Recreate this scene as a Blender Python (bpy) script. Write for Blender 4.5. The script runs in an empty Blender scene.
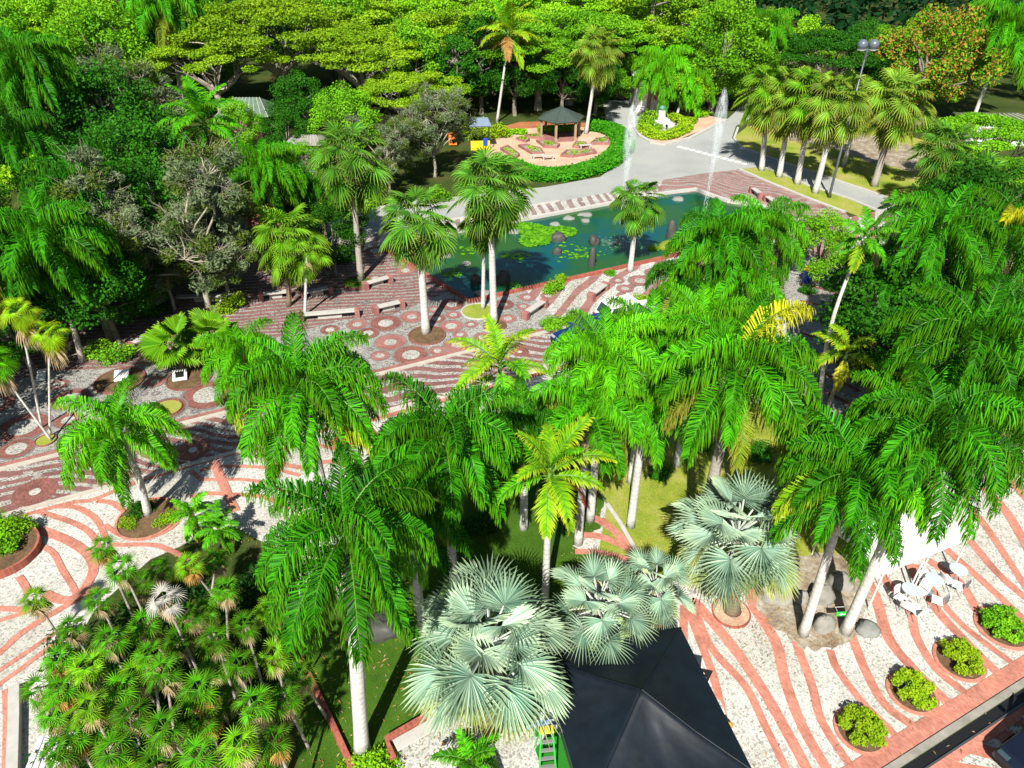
import bpy, math, random
import numpy as np
from mathutils import Vector, Matrix

R = random.Random(11)
PI = math.pi
rad = math.radians
scene = bpy.context.scene
COL = scene.collection

# ------------------------------------------------------------------ camera model
CAM_H, PITCH, FOC = 22.0, rad(34), 705.0
def P(px, py, z=0.0):
    """the point at height z that the photograph shows at (px, py)"""
    u = (px - 512) / FOC; v = (384 - py) / FOC
    dy = math.cos(PITCH) + v * math.sin(PITCH); dz = -math.sin(PITCH) + v * math.cos(PITCH)
    t = (z - CAM_H) / dz
    return Vector((u * t, dy * t, z))
def mpp(p):
    """metres per pixel at a point"""
    return (p.y * math.cos(PITCH) + (CAM_H - p.z) * math.sin(PITCH)) / FOC
def rowz(py, fx, fy):
    """height over the foot pixel (fx, fy) of what shows at row py"""
    f = P(fx, fy); v = (384 - py) / FOC; dy = math.cos(PITCH) + v * math.sin(PITCH); dz = -math.sin(PITCH) + v * math.cos(PITCH); return CAM_H + f.y / dy * dz
PHI = rad(26.4)
E1 = Vector((math.cos(PHI), math.sin(PHI), 0)); E2 = Vector((-math.sin(PHI), math.cos(PHI), 0))
def E(a, b, z=0.0):
    return E1 * a + E2 * b + Vector((0, 0, z))

# ------------------------------------------------------------------ materials
def new_mat(name):
    m = bpy.data.materials.new(name); m.use_nodes = True
    nt = m.node_tree; nt.nodes.clear()
    out = nt.nodes.new('ShaderNodeOutputMaterial')
    return m, nt, out
def nd(nt, t, **kw):
    n = nt.nodes.new(t)
    for k, v in kw.items(): setattr(n, k, v)
    return n
def rgba(c): return (c[0], c[1], c[2], 1)
def math_(nt, op, a, b=None):
    n = nd(nt, 'ShaderNodeMath', operation=op)
    for i, s in enumerate((a, b)):
        if s is None: continue
        if isinstance(s, (int, float)): n.inputs[i].default_value = s
        else: nt.links.new(s, n.inputs[i])
    return n.outputs[0]
def mix_(nt, f, a, b, bt='MIX'):
    n = nd(nt, 'ShaderNodeMixRGB', blend_type=bt)
    for i, s in enumerate((f, a, b)):
        if isinstance(s, (int, float)): n.inputs[i].default_value = s
        elif isinstance(s, (tuple, list)): n.inputs[i].default_value = rgba(s)
        else: nt.links.new(s, n.inputs[i])
    return n.outputs[0]
def ramp_(nt, f, stops, interp='LINEAR'):
    n = nd(nt, 'ShaderNodeValToRGB'); cr = n.color_ramp; cr.interpolation = interp
    while len(cr.elements) < len(stops): cr.elements.new(0.5)
    for e, (p, c) in zip(cr.elements, stops):
        e.position = p; e.color = rgba(c)
    nt.links.new(f, n.inputs[0]); return n.outputs[0]
def coord(nt, kind='Object', scale=None, rot=None):
    c = nd(nt, 'ShaderNodeTexCoord').outputs[kind]
    if scale or rot:
        mp = nd(nt, 'ShaderNodeMapping')
        if scale: mp.inputs['Scale'].default_value = scale if isinstance(scale, tuple) else (scale,) * 3
        if rot: mp.inputs['Rotation'].default_value = rot
        nt.links.new(c, mp.inputs[0]); c = mp.outputs[0]
    return c
def noise_(nt, c, scale, detail=4, rough=.55, out='Fac'):
    n = nd(nt, 'ShaderNodeTexNoise'); n.inputs['Scale'].default_value = scale
    n.inputs['Detail'].default_value = detail; n.inputs['Roughness'].default_value = rough
    nt.links.new(c, n.inputs['Vector']); return n.outputs[out]
def voro_(nt, c, scale, feature='F1', out='Distance'):
    n = nd(nt, 'ShaderNodeTexVoronoi', feature=feature); n.inputs['Scale'].default_value = scale
    nt.links.new(c, n.inputs['Vector']); return n.outputs[out]
def bsdf_(nt, out, color, rough=.8, spec=.3, bump=None, bump_d=.02, bump_s=.6, metal=0.0):
    b = nd(nt, 'ShaderNodeBsdfPrincipled')
    if isinstance(color, (tuple, list)): b.inputs['Base Color'].default_value = rgba(color)
    else: nt.links.new(color, b.inputs['Base Color'])
    if isinstance(rough, (int, float)): b.inputs['Roughness'].default_value = rough
    else: nt.links.new(rough, b.inputs['Roughness'])
    b.inputs['Specular IOR Level'].default_value = spec; b.inputs['Metallic'].default_value = metal
    if bump is not None:
        bn = nd(nt, 'ShaderNodeBump'); bn.inputs['Distance'].default_value = bump_d; bn.inputs['Strength'].default_value = bump_s
        nt.links.new(bump, bn.inputs['Height']); nt.links.new(bn.outputs[0], b.inputs['Normal'])
    nt.links.new(b.outputs[0], out.inputs['Surface']); return b
def plain(name, color, rough=.7, spec=.3, metal=0.0, var=.18, scale=3.0):
    m, nt, out = new_mat(name)
    c = coord(nt); n = noise_(nt, c, scale, 6, .65)
    f = math_(nt, 'MULTIPLY_ADD', n, var * 2.4); f.node.inputs[2].default_value = 1 - var * 1.2
    col = mix_(nt, 1.0, color, mixv(nt, f), 'MULTIPLY')
    bsdf_(nt, out, col, rough, spec, metal=metal); return m
def mixv(nt, f):
    c = nd(nt, 'ShaderNodeCombineColor')
    for i in range(3): nt.links.new(f, c.inputs[i])
    return c.outputs[0]
def leafmat(name, dark, light, tip=None, tipamt=.5, transl=.24, rough=.5, spec=.08, ovar=.25):
    m, nt, out = new_mat(name)
    a = nd(nt, 'ShaderNodeAttribute', attribute_name='rnd').outputs['Fac']
    col = mix_(nt, a, dark, light)
    oi = nd(nt, 'ShaderNodeObjectInfo').outputs['Random']
    f = math_(nt, 'MULTIPLY_ADD', oi, ovar * 2); f.node.inputs[2].default_value = 1 - ovar
    col = mix_(nt, 1.0, col, mixv(nt, f), 'MULTIPLY')
    if tip:
        t = nd(nt, 'ShaderNodeAttribute', attribute_name='tip').outputs['Fac']
        tf = math_(nt, 'MULTIPLY', math_(nt, 'POWER', t, 2.0), tipamt)
        col = mix_(nt, tf, col, tip)
    b = nd(nt, 'ShaderNodeBsdfPrincipled'); nt.links.new(col, b.inputs['Base Color'])
    b.inputs['Roughness'].default_value = rough; b.inputs['Specular IOR Level'].default_value = spec
    tr = nd(nt, 'ShaderNodeBsdfTranslucent')
    tcol = mix_(nt, 1.0, col, (1.0, 1.0, .55), 'MULTIPLY'); nt.links.new(tcol, tr.inputs[0])
    mx = nd(nt, 'ShaderNodeMixShader'); mx.inputs[0].default_value = transl
    nt.links.new(b.outputs[0], mx.inputs[1]); nt.links.new(tr.outputs[0], mx.inputs[2])
    nt.links.new(mx.outputs[0], out.inputs['Surface']); return m

M = {}
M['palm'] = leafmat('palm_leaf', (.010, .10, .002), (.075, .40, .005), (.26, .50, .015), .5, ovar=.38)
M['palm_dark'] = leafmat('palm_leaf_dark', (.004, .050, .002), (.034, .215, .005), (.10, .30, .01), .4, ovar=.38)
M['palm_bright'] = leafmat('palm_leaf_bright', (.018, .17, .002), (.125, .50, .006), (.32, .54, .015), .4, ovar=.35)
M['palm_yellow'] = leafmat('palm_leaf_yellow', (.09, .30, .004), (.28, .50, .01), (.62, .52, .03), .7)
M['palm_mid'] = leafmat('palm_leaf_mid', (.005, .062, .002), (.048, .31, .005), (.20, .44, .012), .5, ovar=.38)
M['frond_old'] = leafmat('palm_leaf_old', (.08, .17, .008), (.26, .33, .02), (.42, .33, .08), .7)
M['palm_lime'] = leafmat('palm_leaf_lime', (.06, .24, .004), (.22, .48, .01), (.62, .54, .03), .75)
M['frond_gold'] = leafmat('palm_leaf_gold', (.34, .40, .008), (.58, .58, .02), (.62, .48, .04), .4)
M['frond_red'] = leafmat('palm_leaf_red', (.22, .01, .03), (.36, .03, .03), (.10, .02, .03), .6)
M['sabal'] = leafmat('fan_leaf', (.022, .12, .010), (.12, .34, .025), (.36, .42, .07), .5, ovar=.4)
M['sabal_pale'] = leafmat('fan_leaf_pale', (.07, .20, .015), (.25, .42, .04), (.52, .40, .08), .6, ovar=.4)
M['fan_bright'] = leafmat('fan_leaf_bright', (.05, .21, .006), (.19, .42, .015), (.42, .45, .05), .5)
M['thatch'] = leafmat('thatch_leaf', (.008, .085, .003), (.085, .37, .007), (.38, .46, .04), .45, ovar=.35)
M['thatch_yellow'] = leafmat('thatch_leaf_yellowish', (.03, .19, .004), (.20, .48, .010), (.50, .48, .05), .5, ovar=.3)
M['silver'] = leafmat('silver_leaf', (.12, .26, .185), (.45, .61, .47), (.52, .62, .34), .6, transl=.15, rough=.5)
M['silver_old'] = leafmat('silver_leaf_old', (.18, .31, .11), (.46, .58, .26), (.58, .56, .15), .8, transl=.18, rough=.5)
M['dead'] = leafmat('dead_leaf', (.22, .15, .07), (.48, .38, .22), (.5, .42, .3), .4, transl=.12, rough=.8, spec=.1)
M['dead_pale'] = leafmat('bleached_leaf', (.34, .33, .30), (.60, .58, .53), (.6, .58, .54), .4, transl=.1, rough=.8, spec=.1)
M['dead_orange'] = leafmat('dead_leaf_orange', (.30, .15, .04), (.48, .27, .07), (.5, .38, .2), .4, transl=.12, rough=.8, spec=.1)
M['olive'] = leafmat('tree_leaf_olive', (.10, .25, .006), (.32, .50, .018), ovar=.2)
M['green'] = leafmat('tree_leaf_green', (.05, .21, .005), (.22, .50, .016), ovar=.3)
M['bright'] = leafmat('tree_leaf_bright', (.12, .35, .006), (.33, .60, .020), ovar=.25)
M['dark'] = leafmat('tree_leaf_dark', (.010, .070, .004), (.045, .19, .010), ovar=.3)
M['grey'] = leafmat('tree_leaf_grey', (.055, .10, .04), (.23, .30, .15), ovar=.25, transl=.15)
M['rusty'] = leafmat('tree_leaf_mossy', (.03, .10, .012), (.15, .20, .03), ovar=.2)
M['hedge'] = leafmat('hedge_leaf', (.02, .16, .005), (.075, .38, .010), ovar=.1)
M['undergrowth'] = leafmat('shade_fill_leaf', (.004, .03, .003), (.015, .085, .006), ovar=.1)  # near-black leaves standing in for shade on the grove floor
M['lime'] = leafmat('shrub_leaf_lime', (.16, .34, .006), (.38, .52, .02), ovar=.15)
M['flower'] = leafmat('tree_leaf_rust', (.30, .20, .03), (.48, .22, .05), ovar=.15)
M['petal'] = leafmat('flower_petal', (.45, .02, .03), (.6, .05, .12), ovar=.2)
M['purple'] = leafmat('flower_purple', (.28, .02, .35), (.45, .06, .55), ovar=.2)
M['lily'] = leafmat('lily_leaf', (.035, .17, .005), (.14, .38, .012), ovar=.2, transl=.05)
M['far'] = leafmat('far_wood_leaf', (.004, .022, .006), (.010, .05, .012), ovar=.1)  # cloud shade is put into this dark leaf colour

def trunkmat(name, c1, c2, ring=5.0):
    m, nt, out = new_mat(name)
    c = coord(nt)
    n = noise_(nt, c, 5, 6, .7)
    s = nd(nt, 'ShaderNodeSeparateXYZ'); nt.links.new(c, s.inputs[0])
    z = math_(nt, 'MULTIPLY', s.outputs[2], ring)
    z = math_(nt, 'ADD', z, math_(nt, 'MULTIPLY', n, .6))
    fr = math_(nt, 'FRACT', z)
    rg = math_(nt, 'POWER', fr, 6.0)
    col = mix_(nt, n, c1, c2)
    col = mix_(nt, math_(nt, 'MULTIPLY', rg, .55), col, tuple(x * .45 for x in c1))
    sp = noise_(nt, c, 14, 3, .6)
    lich = noise_(nt, coord(nt, scale=(1, 1, .35)), 2.2, 5, .7)
    col = mix_(nt, ramp_(nt, lich, [(.5, (0, 0, 0)), (.68, (.6, .6, .6))]), col, tuple(x * .55 for x in c1))
    col = mix_(nt, math_(nt, 'MULTIPLY', math_(nt, 'GREATER_THAN', sp, .62), .35), col, tuple(x * .4 for x in c2))
    bsdf_(nt, out, col, .85, .2, bump=n, bump_d=.03); return m
M['trunk_pale'] = trunkmat('palm_trunk_pale', (.42, .41, .38), (.64, .63, .60), 4)
M['trunk_white'] = trunkmat('palm_trunk_white', (.55, .53, .48), (.75, .73, .68), 3)
M['trunk_grey'] = trunkmat('palm_trunk_grey', (.24, .21, .18), (.44, .40, .35), 5)
M['trunk_brown'] = trunkmat('palm_trunk_brown', (.12, .085, .055), (.28, .21, .14), 6)
M['bark'] = trunkmat('tree_bark', (.10, .085, .065), (.30, .27, .22), .7)
M['bark_pale'] = trunkmat('tree_bark_pale', (.22, .19, .14), (.48, .44, .36), .6)
M['shaft'] = plain('palm_crownshaft', (.13, .30, .05), .45)
M['rachis'] = plain('palm_rachis', (.09, .20, .02), .5)

# --- paving
def pebble_color(nt, c, lo=(.20, .20, .19), hi=(.62, .61, .56), dark=(.06, .06, .055)):
    cell = voro_(nt, c, 17.0, 'F1', 'Color')
    sp = nd(nt, 'ShaderNodeSeparateColor'); nt.links.new(cell, sp.inputs[0])
    col = ramp_(nt, sp.outputs[0], [(0, tuple(x * .75 for x in lo)), (.16, tuple(x * 1.2 for x in lo)), (.42, tuple(x * .85 for x in hi)), (1, hi)])
    edge = voro_(nt, c, 17.0, 'DISTANCE_TO_EDGE')
    e = ramp_(nt, edge, [(.0, (1, 1, 1)), (.06, (0, 0, 0))])
    col = mix_(nt, math_(nt, 'MULTIPLY', e, .75), col, dark)
    big = noise_(nt, c, .35, 6, .65)
    st = ramp_(nt, big, [(.35, (.76, .75, .71)), (.58, (1, 1, 1))])
    col = mix_(nt, 1.0, col, st, 'MULTIPLY')
    sm = noise_(nt, c, 3.2, 5, .7)
    st2 = ramp_(nt, sm, [(.30, (.78, .78, .75)), (.44, (1, 1, 1))])
    return mix_(nt, 1.0, col, st2, 'MULTIPLY'), edge
def brick_color(nt, c, a=(.42, .145, .10), b=(.54, .225, .165), joint=(.34, .20, .16)):
    br = nd(nt, 'ShaderNodeTexBrick'); nt.links.new(c, br.inputs['Vector'])
    br.inputs['Scale'].default_value = 4.2; br.inputs['Mortar Size'].default_value = .018
    br.inputs['Color1'].default_value = rgba(a); br.inputs['Color2'].default_value = rgba(b); br.inputs['Mortar'].default_value = rgba(joint)
    n = noise_(nt, c, .8, 6, .7)
    st = ramp_(nt, n, [(.3, (.6, .58, .56)), (.55, (1, 1, 1)), (.75, (1.0, .95, .9))])
    return mix_(nt, 1.0, br.outputs[0], st, 'MULTIPLY')
def mat_pebble(name, **kw):
    m, nt, out = new_mat(name); c = coord(nt)
    col, edge = pebble_color(nt, c, **kw)
    bsdf_(nt, out, col, .8, .25, bump=edge, bump_d=.012, bump_s=.5); return m
def mat_brick(name, **kw):
    m, nt, out = new_mat(name); c = coord(nt, rot=(0, 0, PHI + .5))
    bsdf_(nt, out, brick_color(nt, c, **kw), .85, .2); return m
M['pebble'] = mat_pebble('white_pebble_paving', lo=(.34, .33, .305), hi=(.62, .60, .555), dark=(.11, .10, .09))
M['pebble_grey'] = mat_pebble('grey_pebble_paving', lo=(.12, .12, .12), hi=(.40, .39, .36))
M['pebble_mid'] = mat_pebble('light_grey_pebble_paving', lo=(.22, .22, .21), hi=(.50, .49, .45))
M['pebble_big'] = mat_pebble('cobble_paving', lo=(.3, .3, .28), hi=(.6, .6, .56), dark=(.03, .03, .03))
M['brick'] = mat_brick('red_brick_paving')
M['brick_dark'] = mat_brick('dark_red_brick_paving', a=(.17, .065, .055), b=(.29, .115, .095), joint=(.12, .08, .07))
M['brick_pink'] = mat_brick('pink_brick_paving', a=(.25, .095, .085), b=(.35, .15, .135), joint=(.24, .16, .145))
def mat_stripes(name, ang, period, duty, warp, c_brick, **kw):
    """brick lines laid in pebbles, bending slightly"""
    m, nt, out = new_mat(name); c = coord(nt)
    peb, edge = pebble_color(nt, c, **kw)
    bc = brick_color(nt, coord(nt, rot=(0, 0, PHI)), *c_brick)
    s = nd(nt, 'ShaderNodeSeparateXYZ'); nt.links.new(coord(nt, rot=(0, 0, -ang)), s.inputs[0])
    w = noise_(nt, c, .09, 2, .5)
    w2 = noise_(nt, c, .9, 3, .6)
    v = math_(nt, 'ADD', s.outputs[1], math_(nt, 'MULTIPLY', w, warp))
    v = math_(nt, 'ADD', v, math_(nt, 'MULTIPLY', w2, .22))
    f = math_(nt, 'FRACT', math_(nt, 'DIVIDE', v, period))
    k = math_(nt, 'LESS_THAN', f, duty)
    brk = noise_(nt, coord(nt, scale=(.5, .5, .5)), 1.3, 3, .6)
    k = math_(nt, 'MULTIPLY', k, math_(nt, 'GREATER_THAN', brk, .36 if period < 1 else .1))
    col = mix_(nt, k, peb, bc)
    bsdf_(nt, out, col, .82, .2); return m
PB = ((.16, .07, .065), (.25, .115, .105), (.19, .13, .12))
M['stripe_street'] = mat_stripes('striped_street_paving', PHI - .55, .62, .58, 9, PB, lo=(.12, .12, .12), hi=(.46, .44, .40))
M['stripe_plaza'] = mat_stripes('striped_plaza_paving', PHI - .32, .46, .60, 3, PB, lo=(.07, .07, .07), hi=(.36, .34, .31))  # tones darkened for weathering and in place of missing tree shade
M['stripe_pond'] = mat_stripes('striped_pondside_paving', PHI + .62, 1.5, .42, 3.5, ((.2, .12, .11), (.36, .15, .13), (.26, .17, .15)))
M['stripe_prom'] = mat_stripes('striped_promenade_paving', PHI + 1.25, .85, .5, 2.2, ((.20, .15, .14), (.26, .19, .18), (.28, .22, .2)), lo=(.3, .3, .29), hi=(.6, .57, .53))
M['stripe_pink'] = mat_stripes('swirled_pink_paving', PHI - .9, .8, .62, 14, ((.22, .11, .10), (.32, .175, .16), (.26, .18, .165)), lo=(.16, .14, .135), hi=(.40, .36, .34))
M['stripe_corner'] = mat_stripes('striped_corner_paving', PHI - .75, .75, .6, 2.2, ((.42, .13, .09), (.52, .2, .14), (.3, .17, .13)))
def mat_ground(name, stops, s1=.6, s2=9.0, bump=True):
    m, nt, out = new_mat(name); c = coord(nt)
    n = noise_(nt, c, s1, 8, .68); col = ramp_(nt, n, stops)
    f = noise_(nt, c, s2, 4, .7)
    col = mix_(nt, 1.0, col, ramp_(nt, f, [(.3, (.55, .55, .55)), (.65, (1.1, 1.1, 1.1))]), 'MULTIPLY')
    bsdf_(nt, out, col, .95, .1, bump=f, bump_d=.05); return m
M['soil'] = mat_ground('forest_floor', [(.3, (.03, .04, .012)), (.5, (.045, .075, .014)), (.7, (.10, .075, .035))], .25)
M['lawn'] = mat_ground('lawn', [(.3, (.13, .21, .014)), (.5, (.26, .31, .04)), (.72, (.40, .36, .12))], .5, 22)
M['lawn_green'] = mat_ground('shaded_lawn', [(.3, (.03, .075, .006)), (.6, (.06, .14, .012)), (.8, (.11, .17, .03))], .5, 24)  # darker copy of the lawn with shade put into its colour
M['lawn_dry'] = mat_ground('dry_lawn', [(.3, (.15, .25, .02)), (.5, (.29, .33, .05)), (.72, (.42, .33, .15))], .35, 16)
M['bed'] = mat_ground('bed_soil', [(.3, (.09, .055, .03)), (.6, (.17, .11, .06)), (.8, (.12, .13, .04))], 1.5)
M['bed_dry'] = mat_ground('dry_bed_soil', [(.3, (.16, .11, .07)), (.5, (.30, .25, .18)), (.7, (.46, .44, .38))], 1.1, 7)
M['sand'] = mat_ground('garden_sand', [(.3, (.46, .28, .19)), (.55, (.60, .42, .30)), (.8, (.62, .54, .43))], .5)
M['redsoil'] = mat_ground('red_soil', [(.3, (.30, .10, .05)), (.6, (.42, .17, .08)), (.8, (.36, .22, .12))], .5)
def mat_road():
    m, nt, out = new_mat('road_asphalt'); c = coord(nt)
    n = noise_(nt, c, .15, 6, .6); f = noise_(nt, c, 18, 4, .7)
    col = ramp_(nt, n, [(.3, (.26, .28, .27)), (.5, (.33, .34, .325)), (.7, (.36, .37, .35))])
    col = mix_(nt, 1.0, col, ramp_(nt, f, [(.3, (.75, .75, .75)), (.7, (1.1, 1.1, 1.1))]), 'MULTIPLY')
    bsdf_(nt, out, col, .85, .25); return m
M['road'] = mat_road()
M['kerb_old'] = plain('worn_kerb_stone', (.40, .37, .32), .85, .2, var=.35)
M['kerb'] = plain('kerb_stone', (.42, .41, .38), .8, .2, var=.2)
M['concrete'] = plain('concrete', (.40, .39, .36), .8, .2, var=.25)
M['white'] = plain('white_paint', (.66, .66, .65), .5, .4, var=.06)
M['canopy_white'] = plain('white_canvas', (.74, .74, .73), .7, .2, var=.03)
M['brick_wall'] = mat_brick('brick_edging', a=(.26, .06, .04), b=(.42, .12, .08), joint=(.2, .12, .1))
M['rock'] = plain('grey_rock', (.24, .23, .20), .9, .2, var=.45, scale=2.0)
M['rock_pale'] = plain('pale_rock', (.20, .21, .19), .9, .2, var=.4, scale=3.0)
M['rock_dark'] = plain('dark_rock', (.055, .055, .048), .6, .4, var=.45, scale=2.0)
M['metal'] = plain('metal_pole', (.12, .13, .14), .4, .5, .6, var=.1)
M['chrome'] = plain('chair_metal', (.5, .55, .58), .3, .5, .8, var=.05)
M['black'] = plain('black_plastic', (.012, .012, .013), .4, .4, var=.1)
M['green_roof'] = plain('green_shingle', (.045, .065, .055), .8, .2, var=.3, scale=5)
M['wood'] = plain('weathered_wood', (.30, .22, .15), .8, .2, var=.3)
M['blue'] = plain('blue_plastic', (.015, .06, .42), .4, .4, var=.1)
M['yellow'] = plain('yellow_plastic', (.75, .50, .02), .4, .4, var=.1)
M['green_paint'] = plain('green_fibreglass', (.02, .42, .05), .4, .4, var=.1)
M['turf_mat'] = plain('green_turf_mat', (.02, .16, .015), .95, .1, var=.25, scale=12)
M['orange'] = plain('orange_paint', (.75, .20, .03), .5, .3, var=.1)
M['maroon'] = plain('maroon_cloth', (.13, .012, .035), .9, .1)
M['glass_roof'] = plain('greenhouse_sheet', (.10, .15, .11), .5, .4, var=.5, scale=1.2)
M['car_white'] = plain('white_car_paint', (.75, .76, .76), .25, .5, var=.03)
M['car_blue'] = plain('blue_car_paint', (.006, .025, .12), .2, .6, var=.05)
M['car_black'] = plain('navy_car_paint', (.006, .009, .02), .15, .7, var=.05)
M['car_glass'] = plain('car_glass', (.03, .06, .07), .06, .8, var=.05)
M['tyre'] = plain('tyre_rubber', (.015, .015, .015), .9, .2, var=.1)
M['rim'] = plain('wheel_rim', (.45, .45, .46), .35, .5, .7, var=.05)
M['lamp'] = plain('headlight_lens', (.32, .34, .36), .1, .6, var=.02)
M['globe'] = plain('lamp_globe_grey', (.10, .12, .16), .35, .5, var=.08)
def mat_tent():
    m, nt, out = new_mat('black_tent_fabric'); c = coord(nt)
    n = noise_(nt, c, 1.4, 5, .6)
    col = ramp_(nt, n, [(.3, (.003, .006, .010)), (.7, (.005, .011, .019))])
    w = noise_(nt, coord(nt, scale=(1, 1, .4)), .9, 3, .5)
    bsdf_(nt, out, col, .5, .32, bump=w, bump_d=.10, bump_s=.35); return m
M['tent'] = mat_tent()
def mat_water():
    m, nt, out = new_mat('pond_water'); c = coord(nt)
    n = noise_(nt, c, .16, 4, .55)
    col = ramp_(nt, n, [(.36, (.022, .085, .008)), (.5, (.010, .078, .030)), (.62, (.003, .070, .078))])
    w = noise_(nt, coord(nt, scale=(1, 1, 1)), 2.2, 4, .6)
    b = bsdf_(nt, out, col, .06, .55, bump=w, bump_d=.03, bump_s=.18)
    b.inputs['IOR'].default_value = 1.33; return m
M['water'] = mat_water()
def mat_foam(name, op):
    m, nt, out = new_mat(name); c = coord(nt, scale=(1, 1, .35))
    n = noise_(nt, c, 3.5, 5, .7)
    f = ramp_(nt, n, [(.36, (0, 0, 0)), (.68, (op, op, op))])
    lw = nd(nt, 'ShaderNodeLayerWeight'); lw.inputs[0].default_value = .35
    fac = math_(nt, 'MULTIPLY', f, math_(nt, 'SUBTRACT', 1.0, lw.outputs['Facing']))
    d = nd(nt, 'ShaderNodeBsdfDiffuse'); d.inputs[0].default_value = (.75, .80, .82, 1)
    tl = nd(nt, 'ShaderNodeBsdfTranslucent'); tl.inputs[0].default_value = (.75, .80, .82, 1)
    ad = nd(nt, 'ShaderNodeMixShader'); ad.inputs[0].default_value = .4
    nt.links.new(d.outputs[0], ad.inputs[1]); nt.links.new(tl.outputs[0], ad.inputs[2])
    t = nd(nt, 'ShaderNodeBsdfTransparent'); mx = nd(nt, 'ShaderNodeMixShader')
    nt.links.new(fac, mx.inputs[0]); nt.links.new(t.outputs[0], mx.inputs[1]); nt.links.new(ad.outputs[0], mx.inputs[2])
    nt.links.new(mx.outputs[0], out.inputs['Surface']); return m
M['spray'] = mat_foam('water_spray', .62)
M['foam'] = mat_foam('water_foam', .8)

# ------------------------------------------------------------------ mesh builder
class MB:
    def __init__(s): s.v = []; s.f = []; s.mi = []; s.r = []; s.t = []
    def add(s, verts, faces, mi=0, rnd=None, tip=None):
        o = len(s.v); n = len(verts)
        s.v += [tuple(p) for p in verts]
        s.f += [tuple(i + o for i in f) for f in faces]; s.mi += [mi] * len(faces)
        s.r += [R.random() if rnd is None else rnd] * n if not isinstance(rnd, list) else rnd
        s.t += [0.0] * n if tip is None else list(tip)
    def box(s, c, size, mi=0, rz=0.0, bev=0.0, taper=1.0):
        x, y, z = (k / 2 for k in size); b = min(bev, x * .9, y * .9, z * .9); co, si = math.cos(rz), math.sin(rz)
        def ring(hx, hy, zz):
            return [(c[0] + px * co - py * si, c[1] + px * si + py * co, c[2] + zz) for px, py in ((-hx, -hy), (hx, -hy), (hx, hy), (-hx, hy))]
        if b > 0:
            rs = [ring(x - b, y - b, -z), ring(x, y, -z + b), ring(x * taper, y * taper, z - b), ring(x * taper - b, y * taper - b, z)]
        else: rs = [ring(x, y, -z), ring(x * taper, y * taper, z)]
        V = [p for r in rs for p in r]; F = [(3, 2, 1, 0)]
        for k in range(len(rs) - 1):
            for i in range(4): F.append((k * 4 + i, k * 4 + (i + 1) % 4, k * 4 + 4 + (i + 1) % 4, k * 4 + 4 + i))
        n = len(V); F.append((n - 4, n - 3, n - 2, n - 1)); s.add(V, F, mi)
    def tube(s, pts, radii, sides=8, mi=0, cap=True, rnd=None):
        pts = [Vector(p) for p in pts]; V = []; F = []
        up = Vector((.3, .1, 1)).normalized()
        for i, p in enumerate(pts):
            d = (pts[min(i + 1, len(pts) - 1)] - pts[max(i - 1, 0)])
            if d.length < 1e-6: d = Vector((0, 0, 1))
            d.normalize(); a = d.cross(up if abs(d.dot(up)) < .95 else Vector((1, 0, 0))).normalized(); b = d.cross(a)
            rr = radii[i] if isinstance(radii, (list, tuple)) else radii
            for k in range(sides):
                t = 2 * PI * k / sides; V.append(p + (a * math.cos(t) + b * math.sin(t)) * rr)
        for i in range(len(pts) - 1):
            for k in range(sides):
                F.append((i * sides + k, i * sides + (k + 1) % sides, (i + 1) * sides + (k + 1) % sides, (i + 1) * sides + k))
        if cap: F.append(tuple(range(sides - 1, -1, -1))); F.append(tuple(range((len(pts) - 1) * sides, len(pts) * sides)))
        s.add(V, F, mi, rnd)
    def lathe(s, c, prof, seg=16, mi=0):
        V = []; F = []
        for r, z in prof:
            for k in range(seg):
                t = 2 * PI * k / seg; V.append((c[0] + r * math.cos(t), c[1] + r * math.sin(t), c[2] + z))
        for i in range(len(prof) - 1):
            for k in range(seg): F.append((i * seg + k, i * seg + (k + 1) % seg, (i + 1) * seg + (k + 1) % seg, (i + 1) * seg + k))
        F.append(tuple(range(seg - 1, -1, -1))); F.append(tuple(range((len(prof) - 1) * seg, len(prof) * seg))); s.add(V, F, mi)
    def poly(s, pts, z, mi=0):
        s.add([(p[0], p[1], z) for p in pts], [tuple(range(len(pts)))], mi)
    def ribbon(s, pts, widths, z, mi=0):
        n = len(pts); V = []; F = []
        for i, p in enumerate(pts):
            d = Vector(pts[min(i + 1, n - 1)]) - Vector(pts[max(i - 1, 0)]); d = Vector((d.x, d.y, 0)).normalized()
            q = Vector((-d.y, d.x, 0)); w = widths[i] if isinstance(widths, list) else widths
            V.append((p[0] + q.x * w / 2, p[1] + q.y * w / 2, z)); V.append((p[0] - q.x * w / 2, p[1] - q.y * w / 2, z))
        for i in range(n - 1): F.append((2 * i, 2 * i + 1, 2 * i + 3, 2 * i + 2))
        s.add(V, F, mi)
    def ring(s, c, r0, r1, z, mi=0, seg=40):
        V = []; F = []
        for k in range(seg):
            t = 2 * PI * k / seg; V.append((c[0] + r0 * math.cos(t), c[1] + r0 * math.sin(t), z)); V.append((c[0] + r1 * math.cos(t), c[1] + r1 * math.sin(t), z))
        for k in range(seg): j = (k + 1) % seg; F.append((2 * k, 2 * k + 1, 2 * j + 1, 2 * j))
        s.add(V, F, mi)
    def disc(s, c, r, z, mi=0, seg=36, jit=0.0):
        s.add([(c[0] + r * (1 + R.uniform(-jit, jit)) * math.cos(2 * PI * k / seg), c[1] + r * (1 + R.uniform(-jit, jit)) * math.sin(2 * PI * k / seg), z) for k in range(seg)], [tuple(range(seg))], mi)
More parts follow.
